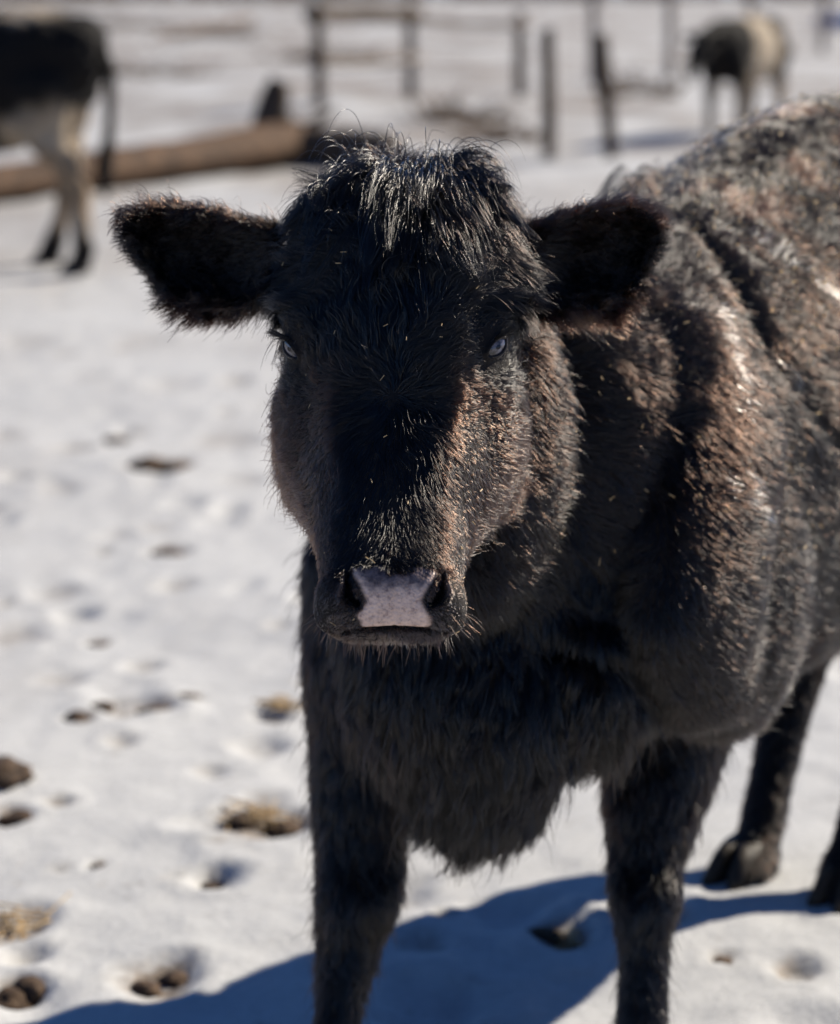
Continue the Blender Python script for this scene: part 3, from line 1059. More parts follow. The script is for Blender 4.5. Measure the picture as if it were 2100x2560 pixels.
def sphere(c, r, a, b, d, nu, nvv):
    v, f = [], []
    for i in range(1, nvv):
        t = math.pi * i / nvv
        for j in range(nu):
            p = 2 * math.pi * j / nu
            v.append(c + r * (d * math.cos(t) + math.sin(t) * (a * math.cos(p) + b * math.sin(p))))
    n = len(v)
    v += [c + d * r, c - d * r]
    for i in range(nvv - 2):
        for j in range(nu):
            f.append((i * nu + j, i * nu + (j + 1) % nu, (i + 1) * nu + (j + 1) % nu, (i + 1) * nu + j))
    for j in range(nu):
        f.append((n, (j + 1) % nu, j))
        f.append((n + 1, (nvv - 2) * nu + j, (nvv - 2) * nu + (j + 1) % nu))
    return np.array(v), f


def claw(w, s):
    """one half of a cloven hoof: +y is the toe"""
    prof = [(0.0, 1.0), (0.02, 0.93), (0.038, 0.82), (0.052, 0.66)]
    v, f = [], []
    n = 14
    for z, k in prof:
        for j in range(n):
            a = 2 * math.pi * j / n
            x = 0.5 * w * (1 + 0.96 * math.cos(a)) * s * k
            y = (0.062 * math.sin(a) * (1.15 if math.sin(a) > 0 else .9) + 0.012) * k - 0.3 * z
            v.append((x, y, z))
    m = len(prof)
    for i in range(m - 1):
        for j in range(n):
            f.append((i * n + j, i * n + (j + 1) % n, (i + 1) * n + (j + 1) % n, (i + 1) * n + j))
    f.append(tuple(range(n))[::-1])
    f.append(tuple((m - 1) * n + j for j in range(n)))
    return np.array(v, float), f


K = 6


def strands(root_p, nrm, comb, ln, lift, grav, wav, seed, kpts=K, jitter=0.12, sway_amp=0.9):
    """points of every hair: rises from the skin, then lies down along the comb direction"""
    n = len(root_p)
    r = np.random.default_rng(seed)
    cb = comb - nrm * np.sum(comb * nrm, 1, keepdims=True)
    cb = norm(cb)
    jit = r.normal(0, jitter, (n, 3))
    P = np.empty((n, kpts, 3))
    P[:, 0] = root_p - nrm * 0.001
    seg = (ln / (kpts - 1))[:, None]
    d = None
    wave = norm(np.cross(nrm, cb))
    curl = wave * r.normal(0, 1, (n, 1)) * wav
    amp = sway_amp * smooth(ln, 0.012, 0.03)
    for k in range(1, kpts):
        s = k / (kpts - 1)
        sway = (amp * (vnoise(P[:, k - 1], 42, 77) + .5 * vnoise(P[:, k - 1], 100, 78)))[:, None] * wave
        lf = (lift * (1.5 - 1.0 * s))[:, None]
        d = norm(nrm * lf + cb * (1 - np.minimum(lf, 0.95)) + jit * (0.6 + 0.8 * s) + np.array([0, 0, -1.0]) * grav * s + curl * s + sway * (.4 + s))
        P[:, k] = P[:, k - 1] + d * seg
    return P


def clump_to(P, guides, roots_g, roots, amount, kpts=K):
    kd = KDTree(len(roots_g))
    for i, p in enumerate(roots_g):
        kd.insert(p, i)
    kd.balance()
    idx = np.fromiter((kd.find(p)[1] for p in roots), np.int64, len(roots))
    s = (np.linspace(0, 1, kpts) ** 1.3)[None, :, None]
    w = s * np.asarray(amount)[:, None, None]
    G = guides[idx]
    P += (G - P) * w
    return P, idx


def hair_object(name, P, radius, mel, parent, off, tip=0.25):
    n, k, _ = P.shape
    hc = bpy.data.hair_curves.new(name)
    hc.add_curves([k] * n)
    hc.position_data.foreach_set('vector', np.ascontiguousarray(P - off, np.float32).ravel())
    ra = hc.attributes.get('radius') or hc.attributes.new('radius', 'FLOAT', 'POINT')
    taper = np.interp(np.linspace(0, 1, k), [0, .45, 1], [1, .85, tip])
    ra.data.foreach_set('value', (np.asarray(radius)[:, None] * taper[None]).astype(np.float32).ravel())
    a = hc.attributes.new('melanin', 'FLOAT', 'CURVE')
    a.data.foreach_set('value', np.asarray(mel, np.float32))
    hc.materials.append(M['lock' if name == 'forelock' else 'fur'])
    o = bpy.data.objects.new(name, hc)
    col.objects.link(o)
    o.parent = parent
    return o


def sample(C, n, weight, seed):
    r = np.random.default_rng(seed)
    me = C['me']
    me.calc_loop_triangles()
    t = np.empty(len(me.loop_triangles) * 3, np.int32)
    me.loop_triangles.foreach_get('vertices', t)
    t = t.reshape(-1, 3)
    v = C['v']
    e1, e2 = v[t[:, 1]] - v[t[:, 0]], v[t[:, 2]] - v[t[:, 0]]
    area = np.linalg.norm(np.cross(e1, e2), axis=1) / 2
    w = area * weight[t].mean(1)
    cdf = np.cumsum(w)
    ti = np.searchsorted(cdf, r.random(n) * cdf[-1])
    a, b = r.random(n), r.random(n)
    sw = a + b > 1
    a[sw], b[sw] = 1 - a[sw], 1 - b[sw]
    bc = np.stack([1 - a - b, a, b], -1)
    tt = t[ti]

    def f(x):
        return (x[tt] * (bc[..., None] if x.ndim == 2 else bc)).sum(1)
    return f, cdf[-1]


def grow_coat(C):
    v, nr = C['v'], C['nr']
    px = pix(v)
    view = np.sum(nr * norm(CAM - v), 1)
    seen = smooth(view, -0.65, -0.25)
    infr = (1 - smooth(np.maximum(px[:, 0] - 1000, -160 - px[:, 0]), 0, 150)) * (1 - smooth(px[:, 1] - 1150, 0, 100))
    vis = 0.06 + 0.94 * seen * infr
    headish = (C['reg'] <= 2).astype(float)
    # head and ears: fine hair
    for name, part, num, rad, seed in (('head_fur', headish, HEAD_STRANDS, 0.00028, 1), ('body_fur', 1 - headish, BODY_STRANDS, 0.00034, 2)):
        part = relax(part, get_edges(C['me']), len(v), 3)
        f, _ = sample(C, num, vis * C['dens'] * np.clip(part, 0, 1), seed)
        p, n_ = f(v), norm(f(nr))
        ln, lift, cl, mel, comb = f(C['ln']), f(C['lift']), f(C['clump']), f(C['mel']), f(C['comb'])
        r = np.random.default_rng(seed + 50)
        ln = ln * np.clip(r.normal(0.92, 0.22, num), 0.35, 1.6)
        lift = lift * np.clip(r.normal(1, 0.25, num), .4, 1.9)
        stray = r.random(num) < 0.03
        lift[stray] *= 1.8
        ln[stray] *= 1.25
        g = 0.10 + ln * 6
        P = strands(p, n_, comb, ln, lift, g[:, None], 0.12, seed + 9, sway_amp=0.9 if name == 'head_fur' else 0.45)
        ng = num // (30 if name == 'head_fur' else 24)
        gi = r.choice(num, ng, replace=False)
        cl = cl * np.clip(r.normal(0.95, 0.25, num), 0, 1.05)
        cl[stray] *= 0.2
        P, idx = clump_to(P, P[gi].copy(), p[gi], p, cl)
        mel = np.clip(mel + r.normal(0, 0.012, num) - 0.02 * (r.random(num) < .05) + 0.015 * vnoise(p, 8, 3), 0.6, 1.0)
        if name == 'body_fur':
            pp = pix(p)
            streak_w = np.zeros(num)
            for line in PALE_STREAKS:
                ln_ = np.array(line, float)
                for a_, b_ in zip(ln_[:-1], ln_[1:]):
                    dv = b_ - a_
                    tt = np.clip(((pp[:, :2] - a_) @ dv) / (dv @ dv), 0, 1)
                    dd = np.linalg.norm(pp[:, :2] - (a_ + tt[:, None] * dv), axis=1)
                    streak_w = np.maximum(streak_w, 1 - smooth(dd + 5 * vnoise(p, 60, 5), 2, 9))
            hit = (r.random(num) < streak_w * .40) & (vnoise(p, 45, 8) > -.25)
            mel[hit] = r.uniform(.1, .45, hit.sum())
            cake = smooth(vnoise(p, 17, 21) + .6 * vnoise(p, 40, 22), .15, .6) * smooth(pp[:, 0] - .9 * pp[:, 1], 430, 560) * (pp[:, 1] < 480)
            mel = np.clip(mel - .14 * cake, .2, 1)
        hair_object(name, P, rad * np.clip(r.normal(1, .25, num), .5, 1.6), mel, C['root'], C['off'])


PALE_STREAKS = [[(716, 300), (728, 350), (738, 400), (742, 430)], [(715, 470), (728, 490), (752, 500), (765, 512)], [(745, 468), (756, 492)], [(752, 235), (780, 258), (815, 285), (840, 297)], [(768, 340), (796, 385)]]  # lines over shoulder and flank where some hairs take a much paler colour
HEAD_STRANDS = 190000
BODY_STRANDS = 420000


def grow_forelock(C):
    """long forelock falling from the crown of the head over the brow"""
    v, nr, q = C['v'], C['nr'], C['q']
    x, t, n = q[:, 0], q[:, 1], q[:, 2]
    w = (C['reg'] == 0) * smooth(-t, -0.085, -0.02) * (1 - smooth(np.abs(x), 0.060, 0.088)) * smooth(n, -0.09, -0.05)
    num = 16000
    f, _ = sample(C, num, w * C['dens'], 21)
    p, n_ = f(v), norm(f(nr))
    r = np.random.default_rng(22)
    lp = C['loc'](p)
    ctr = C['hw'](0.012, -0.035, -0.02)[0]
    rad = p - ctr
    L, A, N = C['L'], C['A'], C['N']
    fan = norm(np.outer(lp[:, 0] * 11 + r.normal(0, .22, num), L) + A[None] * 1.0)
    bvh = BVHTree.FromObject(C['body'], bpy.context.evaluated_depsgraph_get())
    off = Vector(C['off'])
    kp = 9
    ng = 230
    tot = num
    P = np.empty((tot, kp, 3))
    P[:, 0] = p
    ln = np.clip(r.normal(0.095, 0.026, tot), 0.04, 0.16) * (1 - 0.35 * smooth(lp[:, 1], 0.02, .08)) * (1 - 0.45 * smooth(np.abs(lp[:, 0]), .03, .075))
    wild = r.random(tot) < 0.007
    ln[wild] *= 1.15
    lf = r.uniform(0.5, 0.95, tot)
    lf *= 1 - .7 * smooth(np.abs(lp[:, 0] - .008), .018, .065)
    lf[wild] = 2.2
    g = np.full(tot, 0.42)
    g[wild] = 0.10
    nz = 0.50 * vnoise3(p, 48, 3) + 0.40 * vnoise3(p, 110, 5)
    jit = r.normal(0, .10, (tot, 3))
    for k in range(1, kp):
        s = k / (kp - 1)
        d = norm(n_ * (lf * (1.25 - 1.25 * s))[:, None] + fan * (0.35 + 0.6 * s) + np.array([0, 0, -1.0]) * (g * s * 1.6)[:, None] + nz + jit)
        P[:, k] = P[:, k - 1] + d * (ln / (kp - 1))[:, None]
    gi = r.choice(tot, ng, replace=False)
    cl = np.clip(r.normal(.82, .15, tot), 0, 1)
    cl[wild] = 0.3
    P, _ = clump_to(P, P[gi].copy(), p[gi], p, cl, kp)
    # keep the hair outside the skull
    for i in range(tot):
        for k in (3, 5, 6, 7, 8):
            pt = Vector(P[i, k])
            h = bvh.find_nearest(pt + off, 0.05)
            if h[0] is not None:
                hp = h[0] - off if False else h[0]
                dv = (pt + off) - hp
                dist = dv.dot(h[1])
                need = 0.004 + 0.010 * (1 - abs(k - 5) / 6)
                if dist < need:
                    P[i, k] += np.array(h[1]) * (need - dist)
    hair_object('forelock', P, np.full(tot, .00036), np.clip(r.normal(.992, .006, tot), .97, 1), C['root'], C['off'], 0.2)


def grow_lashes_and_whiskers(C):
    r = np.random.default_rng(31)
    pts = []
    for (E, nn, e1, e2, half) in C['eyes']:
        for i in range(90):
            a = r.uniform(-0.2, 1.0)
            b = 0.52 * (1 - a * a) ** 0.5 + .05
            p = E + e1 * a * half + e2 * b * half + nn * .002
            d = norm(nn * 0.6 + e1 * (0.75 + .4 * a) + e2 * 0.30 + r.normal(0, .12, 3))
            ln = r.uniform(.012, .021)
            q = [p]
            for k in range(1, K):
                d = norm(d + np.array([0, 0, -.10]))
                q.append(q[-1] + d * ln / (K - 1))
            pts.append(q)
    n_l = len(pts)
    w = (C['reg'] == 0) * (C['q'][:, 1] > .44) * smooth(C['Y'], 602, 622) * (1 - smooth(C['pad'], .1, .4)) * (C['nr'] @ -FWD > -0.4)
    f, _ = sample(C, 190, w + 1e-9 * 0, 33)
    p, n_ = f(C['v']), norm(f(C['nr']))
    for i in range(190):
        d = norm(n_[i] + r.normal(0, .35, 3) + np.array([0, 0, -.2]))
        ln = r.uniform(.008, .026)
        q = [p[i]]
        for k in range(1, K):
            d = norm(d + np.array([0, 0, -.12]) + r.normal(0, .06, 3))
            q.append(q[-1] + d * ln / (K - 1))
        pts.append(q)
    P = np.array(pts)
    mel = np.concatenate([np.full(n_l, 1.0), r.uniform(.9, .995, 190)])
    lash = hair_object('eyelashes', P[:n_l], np.full(n_l, .00032), mel[:n_l], C['root'], C['off'])
    hair_object('whiskers', P[n_l:], np.full(190, .00024), mel[n_l:], C['root'], C['off'])


def grow_neck_tufts(C):
    """stiff tufts standing up along the crest of the neck"""
    r = np.random.default_rng(61)
    px = pix(C['v'])
    w = (np.abs(px[:, 0] - 625) < 42) * (C['reg'] >= 3) * (C['nr'][:, 2] > .45) * (px[:, 1] < 245)
    if w.sum() < 3:
        return
    num = 420
    f, _ = sample(C, num, w.astype(float), 62)
    p, n_ = f(C['v']), norm(f(C['nr']))
    up = np.array([0, 0, 1.0])
    P = strands(p, n_, np.tile(up + RIGHT * .05, (num, 1)) + r.normal(0, .15, (num, 3)), r.uniform(.022, .05, num), np.full(num, .75), 0.0, .05, 63)
    gi = r.choice(num, 14, replace=False)
    P, _ = clump_to(P, P[gi].copy(), p[gi], p, np.clip(r.normal(.85, .12, num), 0, 1))
    hair_object('neck_tuft', P, np.full(num, .0004), r.uniform(.94, .99, num), C['root'], C['off'])


C = build_calf()
grow_coat(C)
grow_forelock(C)
grow_lashes_and_whiskers(C)
grow_neck_tufts(C)


# ------------------------------------------------------------------ hay chaff caught in the coat
def chaff_on_calf(C):
    r = np.random.default_rng(41)
    v, nr, px = C['v'], C['nr'], pix(C['v'])
    view = smooth(np.sum(nr * norm(CAM - v), 1), -0.1, 0.2)
    back_w = (C['reg'] >= 3) * (C['reg'] <= 5) * smooth(px[:, 0] - 0.9 * px[:, 1], 420, 560) * view
    neck_w = ((C['reg'] >= 3) & (C['reg'] <= 5)) * (px[:, 1] < 560) * (px[:, 0] > 540) * view
    head_w = (C['reg'] == 0) * view * (C['pad'] < .05) * C['dens']
    vs, fs = [], []
    for w, n, sz in ((back_w, 900, 1.15), (neck_w, 330, 0.8), (head_w, 46, 0.6)):
        f, _ = sample(C, n, w.astype(float), 43 + n)
        p, nn, ln = f(v), norm(f(nr)), f(C['ln'])
        for i in range(n):
            a = norm(np.cross(nn[i], r.normal(0, 1, 3)))
            b = np.cross(nn[i], a)
            l_, w_ = r.uniform(.0018, .0055) * sz, r.uniform(.0005, .0011) * sz
            c = p[i] + nn[i] * (ln[i] * r.uniform(.28, .5))
            a = norm(a + nn[i] * r.normal(0, .3))
            k = len(vs)
            for e in (-1, 1):
                vs += [c + a * l_ * e + b * w_, c + a * l_ * e - b * w_, c + a * l_ * e * .9 + nn[i] * w_]
            fs += [(k, k + 1, k + 4, k + 3), (k + 1, k + 2, k + 5, k + 4), (k + 2, k, k + 3, k + 5), (k, k + 2, k + 1), (k + 3, k + 4, k + 5)]
    o = mesh_obj('hay_chaff', vs, fs, M['straw'], shade=False)
    tag(o, 'bits of golden hay chaff caught in the coat of the front calf', 'chaff', kind='stuff')


chaff_on_calf(C)


# ------------------------------------------------------------------ fallen log, fence, posts, brush behind
def on_ground(u, v, h=0.0):
    g = ground(u, v)
    return np.array([g[0], g[1], gz(g[0], g[1]) + h])


def build_log():
    a, b, c, d = on_ground(-60, 212), on_ground(95, 192), on_ground(288, 168), on_ground(372, 170)
    root = empty('fallen_log', tuple(map(float, c)))
    tag(root, 'fallen brown tree trunk with a broken root end lying in the snow', 'log')
    up = np.array([0, 0, 1.0])
    v, f = wood_tube([a + up * .10, b + up * .115, (b + c) / 2 + up * .125, c + up * .15, c + (d - c) * .1 + up * .17], [.12, .145, .16, .185, .17], 18, 3, .11)
    mesh_obj('trunk', v - c, f, M['bark'], root)
    s_ = FPX / pix(c)[2]
    v, f = wood_tube([c - np.array([.10, 0, -.18]), c + np.array([-.12, 0, .40]), c + np.array([-.06, 0, .62])], [.15, .11, .06], 12, 5, .18)
    mesh_obj('root_stub', v - c, f, M['post'], root)
    v, f = wood_tube([c + np.array([0.05, .1, .2]), c + np.array([.22, .1, .30]), c + np.array([.34, .1, .40])], [.07, .04, .015], 10, 6, .18)
    mesh_obj('root_stub', v - c, f, M['post'], root)
    v, f = wood_tube([c + (d - c) * .12 + up * .10, d + up * .12, d + (d - c) * .25 + up * .22], [.17, .16, .11], 12, 8, .1)
    o = mesh_obj('splintered_end', v - c, f, M['post'], root)
    return root


build_log()


def post_mesh(base, height, r0, r1, lean, seed):
    b = np.asarray(base) - np.array([0, 0, .12])
    t = b + np.array([lean[0], lean[1], height + .12])
    return wood_tube([b, (b + t) / 2 + np.array([.008, 0, 0]), t], [r0, (r0 + r1) / 2, r1], 10, seed, .08)


def build_fence():
    posts = [(320, 116, 1.08, .070, 0), (411, 107, 1.05, .062, 0), (519, 103, .98, .075, 0), (593, 87, 1.15, .07, 1), (670, 80, 1.18, .085, 1), (750, 66, 1.15, .085, 1), (822, 53, 1.15, .09, 1), (905, 46, 1.15, .09, 1)]
    base = [on_ground(u, v) for u, v, *_ in posts]
    root = empty('fence', tuple(map(float, base[0])))
    tag(root, 'old wooden post and wire fence crossing the snowy field behind', 'fence')
    tops = []
    for i, ((u, v, h, w, pale), b) in enumerate(zip(posts, base)):
        vv, ff = post_mesh(b, h, w, w * .9, (random.uniform(-.03, .03), 0), 20 + i)
        mesh_obj('post', vv - base[0], ff, M['pale_post'] if pale else M['post'], root)
        tops.append(b + np.array([0, 0, h]))
    A_, B_ = tops[0], tops[1]
    v, f = wood_tube([A_ + np.array([-.1, -.06, -.12]), (A_ + B_) / 2 + np.array([0, -.06, -.10]), B_ + np.array([.1, -.06, -.12])], [.085, .08, .075], 10, 41)
    mesh_obj('rail', v - base[0], f, M['post'], root)
    v, f = wood_tube([A_ + np.array([-.1, -.06, -.62]), (A_ + B_) / 2 + np.array([0, -.06, -.64]), B_ + np.array([.1, -.06, -.60])], [.045, .04, .04], 8, 42)
    mesh_obj('rail', v - base[0], f, M['pale_post'], root)
    v, f = wood_tube([B_ + np.array([0, -.07, -.16]), (tops[2] + B_) / 2 + np.array([0, -.07, -.18]), tops[2] + np.array([.1, -.07, -.16])], [.05, .045, .045], 8, 43)
    mesh_obj('rail', v - base[0], f, M['pale_post'], root)
    for h in (.35, .62, .9):
        for i in range(len(posts) - 1):
            p0, p1 = base[i] + np.array([0, -.075, h]), base[i + 1] + np.array([0, -.075, h])
            v, f = wood_tube([p0, (p0 + p1) / 2 - np.array([0, 0, .03]), p1], [.006] * 3, 5, 60 + i, 0)
            mesh_obj('wire', v - base[0], f, M['wire'], root)


build_fence()
for i, (u, v, h, w, lean, lab) in enumerate([
        (549, 158, .98, .058, (-.03, 0), 'upright dark fence post standing alone in front of the wire fence'),
        (613, 159, .93, .062, (-.12, 0), 'leaning dark fence post, thicker at the top, standing right of the upright one')]):
    b = on_ground(u, v)
    root = empty('fence_post', tuple(map(float, b)))
    vv, ff = post_mesh(b, h, w * (.8 if i else 1), w, lean, 80 + i)
    mesh_obj('shaft', vv - b, ff, M['post'], root)
    t = b + np.array([lean[0], lean[1], h])
    vv, ff = wood_tube([t - np.array([0, .0, .45 if i else .02]) - np.array([lean[0] * .4, 0, 0]), t + np.array([0, 0, .015])], [w * (1.3 if i else 1.1), w * (1.15 if i else .8)], 10, 90 + i, .12)
    mesh_obj('post_head', vv - b, ff, M['post'], root)
    tag(root, lab, 'fence post', 'posts left standing in the field')


def brush(u, v, du, n, h, lab, seed, spread=.5):
    r = np.random.default_rng(seed)
    b = on_ground(u, v)
    s_ = FPX / pix(b)[2]
    wid = du / s_
    vs, fs = [], []
    for _ in range(n):
        p = np.array([r.uniform(-wid, wid), r.uniform(-.5, .5) * spread, 0.0])
        d = norm(np.array([r.normal(0, 1.2), r.normal(0, .3), r.uniform(.05, .6)]))
        l_ = h * r.uniform(.5, 1.5)
        vv, ff = wood_tube([p, p + d * l_ * .5 + np.array([0, 0, .02]), p + d * l_], [.018, .012, .004], 4, int(r.integers(1e6)), 0)
        k = len(vs)
        vs += list(vv)
        fs += [tuple(i + k for i in q) for q in ff]
    o = mesh_obj('brush_pile', vs, fs, M['brush'])
    o.location = tuple(map(float, b))
    tag(o, lab, 'brush', 'dry brush lying across the far field', kind='stuff')


brush(212, 40, 46, 90, .7, 'dry brown brush strewn on the far snow left of the railed fence', 1, 2.0)
brush(55, 11, 70, 120, 1.5, 'long dark line of brush on the far snow above the black and white calf', 2, 2.0)
brush(275, 5, 60, 120, 2.2, 'brown brush at the far top edge of the field', 3, 3.0)
brush(330, 62, 60, 70, .5, 'thin brown brush lying on the snow behind the left end of the railed fence', 5, 2.5)
brush(150, 75, 60, 50, .35, 'low brown brush on the snow between the log and the fallen branch', 6, 2.5)
brush(640, 100, 40, 50, .35, 'low brown brush on the snow between the leaning post and the belted calf', 7, 2.0)
brush(395, 24, 80, 90, .8, 'dark brush lying in a row behind the top rail of the fence', 8, 2.5)
brush(120, 30, 50, 80, .8, 'brown brush in the far snow above the fallen log', 9, 2.5)
brush(500, 140, 40, 50, .25, 'thin brown brush on the snow left of the upright post', 10, .8)
brush(455, 128, 34, 60, .30, 'brown brush in the snow just right of the front calf\'s forelock', 4, .6)


def branch():
    a = on_ground(150, 46)
    b = on_ground(250, 34)
    root = empty('fallen_branch', tuple(map(float, a)))
    v, f = wood_tube([a + np.array([0, 0, .08]), (a + b) / 2 + np.array([0, 0, .30]), b + np.array([0, 0, .45])], [.04, .07, .09], 8, 3, .1)
    mesh_obj('stem', v - a, f, M['brush'], root)
    for k in range(9):
        t = .15 + .09 * k
        p = a + (b - a) * t + np.array([0, 0, .2])
        q = p + np.array([random.uniform(-.6, .6), random.uniform(-.6, .6), random.uniform(.1, .5)])
        v, f = wood_tube([p, (p + q) / 2, q], [.03, .02, .006], 5, 60 + k, .1)
        mesh_obj('twig', v - a, f, M['brush'], root)
    tag(root, 'bare brown branch fallen on the snow behind the log', 'branch')


branch()


def blue_tub():
    b = on_ground(836, 31)
    root = empty('water_tub', tuple(map(float, b)))
    n, v, f = 28, [], []
    for rr, z in ((.52, 0), (.60, .42), (.64, .44), (.64, .48), (.57, .48), (.50, .06)):
        for j in range(n):
            g = 2 * math.pi * j / n
            v.append((1.15 * rr * math.cos(g), rr * math.sin(g), z))
    for i in range(5):
        for j in range(n):
            f.append((i * n + j, i * n + (j + 1) % n, (i + 1) * n + (j + 1) % n, (i + 1) * n + j))
    f.append(tuple(range(n))[::-1])
    f.append(tuple(5 * n + j for j in range(n)))
    mesh_obj('tub_wall', v, f, M['blue'], root)
    tag(root, 'bright blue plastic tub on the far snow at the right edge', 'tub')


blue_tub()


# ------------------------------------------------------------------ the two calves further back
def hide_material(name, dark, pale):
    m, t, b = material(name)
    v = coords(t)
    n = noise_out(t, v, 26, 5)
    c = mix(t, attr(t, 'pale'), ramp(t, n, [(.3, tuple(x * .6 for x in dark)), (.7, dark)]), ramp(t, n, [(.3, tuple(x * .7 for x in pale)), (.7, pale)]))
    c = mix(t, attr(t, 'tan'), c, ramp(t, n, [(.3, (.16, .10, .055)), (.7, (.36, .25, .15))]))
    t.links.new(c, b.inputs['Base Color'])
    b.inputs['Roughness'].default_value = .75
    b.inputs['Specular IOR Level'].default_value = .2
    bump(t, b, noise_out(t, v, 90, 4), .02)
    return m


M['hide'] = hide_material('piebald_hide', (.008, .006, .005), (.60, .49, .36))


def far_calf(pos, heading, size, label, pattern, feet, head_low=0.0):
    """local frame: +x is the way it faces, z up, withers at about 1.05"""
    pr = Parts()
    X, Y, Z = np.eye(3)

    def P(x, y, z):
        return np.array([x, y, z]) * size
    S = size
    pr.tube([(P(.52, 0, .78), Y * .14 * S, Z * .18 * S), (P(.38, 0, .76), Y * .20 * S, Z * .26 * S), (P(.1, 0, .75), Y * .24 * S, Z * .29 * S), (P(-.2, 0, .76), Y * .25 * S, Z * .29 * S),
             (P(-.42, 0, .81), Y * .22 * S, Z * .25 * S), (P(-.56, 0, .86), Y * .15 * S, Z * .17 * S)], 0, n=26, power=2.3)
    pr.tube([(P(.45, 0, .86), Y * .12 * S, (Z * .9 + X * .3) * .19 * S), (P(.66, 0, .98 - head_low * .5), Y * .10 * S, (Z * .8 + X * .4) * .15 * S), (P(.80, 0, 1.06 - head_low), Y * .085 * S, (Z * .8 + X * .4) * .12 * S)], 0, n=20)
    pr.tube([(P(.80, 0, 1.10 - head_low), Y * .09 * S, (X * .5 + Z * .8) * .10 * S), (P(.92, 0, 1.0 - head_low), Y * .095 * S, (X * .6 + Z * .7) * .09 * S), (P(1.03, 0, .88 - head_low), Y * .06 * S, (X * .6 + Z * .7) * .065 * S), (P(1.08, 0, .82 - head_low), Y * .055 * S, (X * .6 + Z * .7) * .05 * S)], 0, n=18)
    for s in (-1, 1):
        pr.tube([(P(.82, s * .08, 1.12 - head_low), X * .02 * S, Z * .03 * S), (P(.80, s * .15, 1.13 - head_low), X * .018 * S, Z * .05 * S), (P(.78, s * .23, 1.11 - head_low), X * .012 * S, Z * .03 * S)], 0, n=12)
    legs = [(.36, -1, feet[0]), (.36, 1, feet[1]), (-.42, -1, feet[2]), (-.42, 1, feet[3])]
    ends = []
    for x, s, dx in legs:
        hind = x < 0
        y = s * .13
        if hind:
            st = [(P(x + .0, y, .74), .13, .16), (P(x + .02 + dx * .2, y, .56), .085, .12), (P(x - .06 + dx * .55, y, .38), .05, .06), (P(x - .05 + dx * .8, y, .22), .042, .042), (P(x - .02 + dx, y, .09), .045, .05), (P(x + dx, y, .03), .045, .055)]
        else:
            st = [(P(x, y, .62), .10, .13), (P(x + dx * .3, y, .46), .07, .08), (P(x + dx * .6, y, .30), .052, .055), (P(x + dx * .85, y, .17), .04, .042), (P(x + dx, y, .08), .045, .05), (P(x + dx, y, .03), .045, .055)]
        pr.tube([(c, Y * a * S, X * b * S) for c, a, b in st], 1, n=16)
        ends.append((x + dx, y))
    me, kd = pr.fuse(label[:8], .018, 4)
    v = get_verts(me) / size
    nr = get_normals(me)
    vv = v * size + nr * (.010 * vnoise(v, 20, 3) + .006 * vnoise(v, 45, 5))[:, None]
    set_verts(me, vv)
    pale, tan = pattern(v)
    set_attr(me, 'pale', pale)
    set_attr(me, 'tan', tan)
    me.polygons.foreach_set('use_smooth', np.ones(len(me.polygons), bool))
    me.materials.clear()
    me.materials.append(M['hide'])
    me.name = 'body'
    root = empty('calf', (float(pos[0]), float(pos[1]), gz(pos[0], pos[1])), heading)
    o = bpy.data.objects.new('body', me)
    col.objects.link(o)
    o.parent = root
    for (x, y) in ends:
        ho = None
        for s in (-1, 1):
            cv, cf = claw(.046, s)
            cv = np.stack([cv[:, 1], cv[:, 0], cv[:, 2]], -1) + np.array([x, y, 0])
            q = mesh_obj('hoof' if ho is None else 'claw', cv * size, [f[::-1] for f in cf], M['hoof'], ho or root)
            ho = ho or q
    tv, tf = wood_tube([P(-.58, 0, .98), P(-.68, .01, .85), P(-.69, .02, .6), P(-.66, .02, .42), P(-.66, .02, .30)], [.035 * S, .028 * S, .020 * S, .035 * S, .012 * S], 10, 7, .05)
    tail = mesh_obj('tail', tv, tf, None, root)
    set_attr(tail.data, 'pale', np.zeros(len(tv)))
    set_attr(tail.data, 'tan', np.zeros(len(tv)))
    tail.data.materials.append(M['hide'])
    for s in (-1, 1):
        c = P(.93, s * .088, 1.03 - head_low)
        sv, sf = sphere(c, .02 * S, X, Z, Y, 12, 8)
        mesh_obj('eye', sv, sf, M['hoof'], root)
    tag(root, label, 'calf')
    return root


def pat_left(v):
    n = vnoise(v, 5, 1) * .10 + vnoise(v, 12, 2) * .04
    x, y, z = v.T
    leg = (1 - smooth(z + n, .52, .66)) * smooth(-x, .22, .32) + (1 - smooth(z + n, .3, .4)) * smooth(x, -.1, .1)
    stripe = np.exp(-((x + .49 + .37 * (z - .82) + .3 * n) / .05) ** 2) * smooth(z, .45, .6) * (1 - smooth(z, .84, .92))
    rump = np.exp(-((x + .36 + n) / .13) ** 2) * smooth(z + n, .98, 1.03)
    pale = np.clip(np.maximum(leg * .8, rump), 0, 1)
    low = 1 - smooth(z + .5 * n, .10, .20)
    tan = leg * (.55 + .3 * np.sign(n)) * (1 - low)
    return pale * (1 - low), np.clip(tan, 0, 1)


def pat_right(v):
    n = vnoise(v, 5, 4) * .10
    x, y, z = v.T
    belt = smooth(x + n, -.22, -.14) * (1 - smooth(x + n, .14, .24))
    leg = 1 - smooth(z + n, .40, .5)
    rear = 1 - smooth(x + n, -.52, -.42)
    pale = np.clip(belt + leg * .9 + rear * .5, 0, 1)
    return pale, np.clip(rear * .6 + leg * .25, 0, 1)


